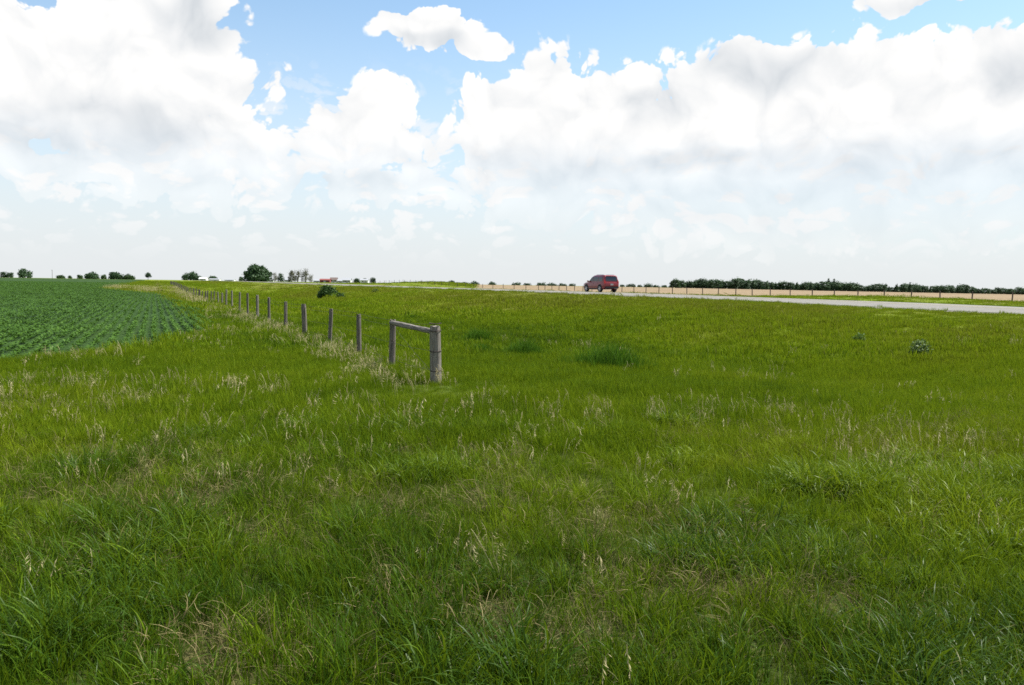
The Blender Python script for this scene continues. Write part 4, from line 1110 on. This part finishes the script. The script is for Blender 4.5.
M_TUSS = veg_mat("dark_tussock_blade", paint=((.030, .084, .006), (.075, .155, .010)))
def tussock(px, py, wpx, hpx, label, seed):
    gx_, gy_ = gp(px, py)
    z = float(Z(gx_, gy_)); gx_, gy_ = gp(px, py, z); z = float(Z(gx_, gy_)); wd = wpx * gy_ / F; h = hpx * gy_ / F
    n = int(1300 * max(1, wd / 1.2))
    V, Fq, rv, hv = blades(n, .5, h * .55, h * 1.35, .012, .8, seed, 4, lean=(.3, 0))
    rT = np.random.default_rng(seed + 7); kk = 10; nb = len(V) // kk; gx2 = np.clip(rT.normal(0, .36, nb), -.72, .72); gy2 = rT.normal(0, .26, nb)
    fade = np.exp(-(gx2 / .55) ** 2) * (.75 + .5 * vn(gx2 * 3 + seed, gx2 * 0, .35, seed, 2))
    V = V.reshape(nb, kk, 3); root_ = V[:, :2].mean(1); V = V - root_[:, None] * np.array([1, 1, 0]); V *= (.45 + .75 * fade)[:, None, None]; V[:, :, 0] += (gx2 * wd)[:, None]; V[:, :, 1] += (gy2 * min(wd, 1.6))[:, None]; V = V.reshape(-1, 3)
    d = mesh_np("grass_tussock", V, Fq, M_TUSS, True)
    a = d.attributes.new("rnd", 'FLOAT', 'POINT'); a.data.foreach_set("value", rv.astype(np.float32))
    o = obj("grass_tussock", d, None, (gx_, gy_, z)); o.rotation_euler = (0, 0, 0)
    return tag(o, label, "grass clump")
tussock(607, 368, 66, 22, "widest dark green grass tussock, in the middle of the meadow", 81)
tussock(523, 358, 36, 16, "dark green grass tussock left of the widest one", 82)
tussock(478, 343, 26, 13, "dark green grass tussock behind and right of the end post", 83)
tussock(480, 354, 24, 9, "lower bright green grass tussock just below another near the end post", 84)
tussock(412, 304, 22, 5, "flat green grass tussock far behind the brace rail", 85)

# ------------------------------------------------------------------ farm buildings on the skyline
M_WHITE = simple_mat("white_siding", (.72, .72, .70), .7, .3, var=.06)
M_RED = simple_mat("barn_red", (.20, .06, .055), .8, .2, var=.15)
M_ROOFG = simple_mat("grey_roof", (.30, .31, .33), .6, .3, var=.12)
M_ROOFD = simple_mat("brown_roof", (.13, .10, .09), .8, .2, var=.15)
M_GLZ = simple_mat("house_glass", (.03, .035, .045), .1, .6, var=.1)
M_DOORW = simple_mat("door_grey", (.32, .32, .33), .6, .3, var=.1)
def house(px, Y, wpx, hpx, label, wall, roof, pitch=.45, doors=1, wins=2, depth=9, cat="house", name="farm_house", rz=.1, big=False):
    X, Y = col_at(px, Y); z = float(Z(X, Y)); wd = wpx * Y / F; h = hpx * Y / F; hr = min(h * pitch, wd * .4); hw_ = h - hr
    root = empty(name, (X, Y, z), rz, label, cat)
    bm = bmesh.new(); w2, d2 = wd / 2, depth / 2
    P = [(-w2, -d2), (w2, -d2), (w2, d2), (-w2, d2)]
    lo = [bm.verts.new((a, b, -.6)) for a, b in P]; hi = [bm.verts.new((a, b, hw_)) for a, b in P]
    g0 = bm.verts.new((-w2, 0, h - .12)); g1 = bm.verts.new((w2, 0, h - .12))
    bm.faces.new((lo[0], lo[1], hi[1], hi[0])); bm.faces.new((lo[2], lo[3], hi[3], hi[2]))
    bm.faces.new((lo[1], lo[2], hi[2], g1, hi[1])); bm.faces.new((lo[3], lo[0], hi[0], g0, hi[3]))
    bm_obj("wall", bm, wall, root)
    bm = bmesh.new()
    for s in (-1, 1):
        e = .5; sl = (h - hw_) / d2
        a0 = Vector((-w2 - .4, s * (d2 + e), hw_ - sl * e)); a1 = Vector((w2 + .4, s * (d2 + e), hw_ - sl * e)); b1 = Vector((w2 + .4, 0, h)); b0 = Vector((-w2 - .4, 0, h)); up = Vector((0, 0, .14))
        v = [bm.verts.new(p) for p in (a0, a1, b1, b0)] + [bm.verts.new(p + up) for p in (a0, a1, b1, b0)]
        for f in ((0, 1, 2, 3), (4, 5, 6, 7), (0, 1, 5, 4), (1, 2, 6, 5), (2, 3, 7, 6), (3, 0, 4, 7)): bm.faces.new([v[i] for i in f])
    bm_obj("roof", bm, roof, root)
    xs = np.linspace(-w2, w2, doors + wins + 2)[1:-1]
    for k, xx in enumerate(xs):
        if k == len(xs) // 2 and doors:
            dw, dh = (min(3.6, wd * .25), min(3.4, hw_ * .8)) if big else (1.0, min(2.1, hw_ * .85))
            bm = bmesh.new(); b_box(bm, (xx, -d2 - .03, dh / 2), (dw, .08, dh)); bm_obj("door", bm, M_DOORW, root)
        else:
            bm = bmesh.new(); b_box(bm, (xx, -d2 - .02, hw_ * .58), (1.3, .07, min(1.2, hw_ * .4))); bm_obj("window", bm, M_GLZ, root)
    return root
house(203.5, 1150, 7, 2.9, "long white shed on the skyline right of the broad dark tree", M_WHITE, M_WHITE, .35, 1, 2, 12, "shed", "farm_shed", big=True)
house(215, 1150, 10, 2.1, "low white shed with a grey roof, right of the long white shed on the skyline", M_WHITE, M_ROOFG, .4, 1, 3, 10, "shed", "farm_shed", big=True)
house(230, 1150, 9, 1.8, "very low pale building on the skyline, between the white sheds and the biggest dark tree", M_WHITE, M_ROOFG, .4, 1, 2, 10, "shed", "farm_shed", big=True)
house(271.5, 575, 6, 3.4, "white house peeking out between the biggest dark tree and the sparse trees", M_WHITE, M_ROOFG, .4, 1, 2, 8)
house(289, 600, 7, 3.4, "white house half hidden behind the sparse grey trees", M_WHITE, M_ROOFG, .4, 1, 2, 8)
house(317.5, 700, 7, 3.0, "pale grey-roofed shed left of the red barn", M_WHITE, M_ROOFG, .45, 1, 2, 8, "shed", "farm_shed", big=True)
house(325.5, 640, 9.5, 3.6, "red barn beyond the highway behind the lone dense bush", M_RED, M_RED, .35, 1, 2, 10, "barn", "barn", big=True)
house(334, 660, 6.5, 5.0, "white farm house with a brown roof right of the red barn", M_WHITE, M_ROOFD, .45, 1, 2, 8)
house(341, 660, 6, 3.6, "small white farm building between two taller white houses", M_WHITE, M_ROOFG, .5, 1, 2, 8)
house(347, 640, 8, 4.9, "white farm house with a grey roof left of the small dark tree", M_WHITE, M_ROOFG, .45, 1, 3, 8)
house(364.5, 640, 7.5, 4.0, "white shed at the right end of the farm buildings", M_WHITE, M_ROOFG, .3, 1, 1, 8, "shed", "farm_shed", big=True)
# poles
M_POLE = wood_mat("pole_wood", (.07, .06, .05), (.15, .13, .11))
def pole(px, Y, hpx, label, arm=1.8, r=.14, name="utility_pole", cat="pole", sheet=None, group=None):
    X, Y = col_at(px, Y); z = float(Z(X, Y)); h = hpx * Y / F
    root = empty(name, (X, Y, z), 0, label, cat, group)
    bm = bmesh.new(); b_tube(bm, [(0, 0, -.5), (0, 0, h * .5), (0, 0, h)], [r, r * .9, r * .7], 8); bm_obj("pole", bm, M_POLE, root, 60)
    if arm:
        bm = bmesh.new(); b_box(bm, (0, -r, h - .5), (arm, .12, .14)); bm_obj("cross_arm", bm, M_POLE, root)
        bm = bmesh.new()
        for xx in (-arm * .42, -arm * .15, arm * .15, arm * .42): b_tube(bm, [(xx, -r, h - .43), (xx, -r, h - .24)], [.05, .035], 6)
        bm_obj("insulators", bm, M_GLZ, root)
    return root
pole(52.3, 850, 8.5, "single utility pole on the left skyline above the crop field", r=.22)
for k, (px, hp) in enumerate([(386, 3.6), (403, 4.4), (414, 2.6), (421, 3.4), (433, 3.4)]):
    pole(px, 420, hp, "thin grey post standing on the green rise beyond the highway", 0, .07, "marker_post", "post", group="posts on the green rise")
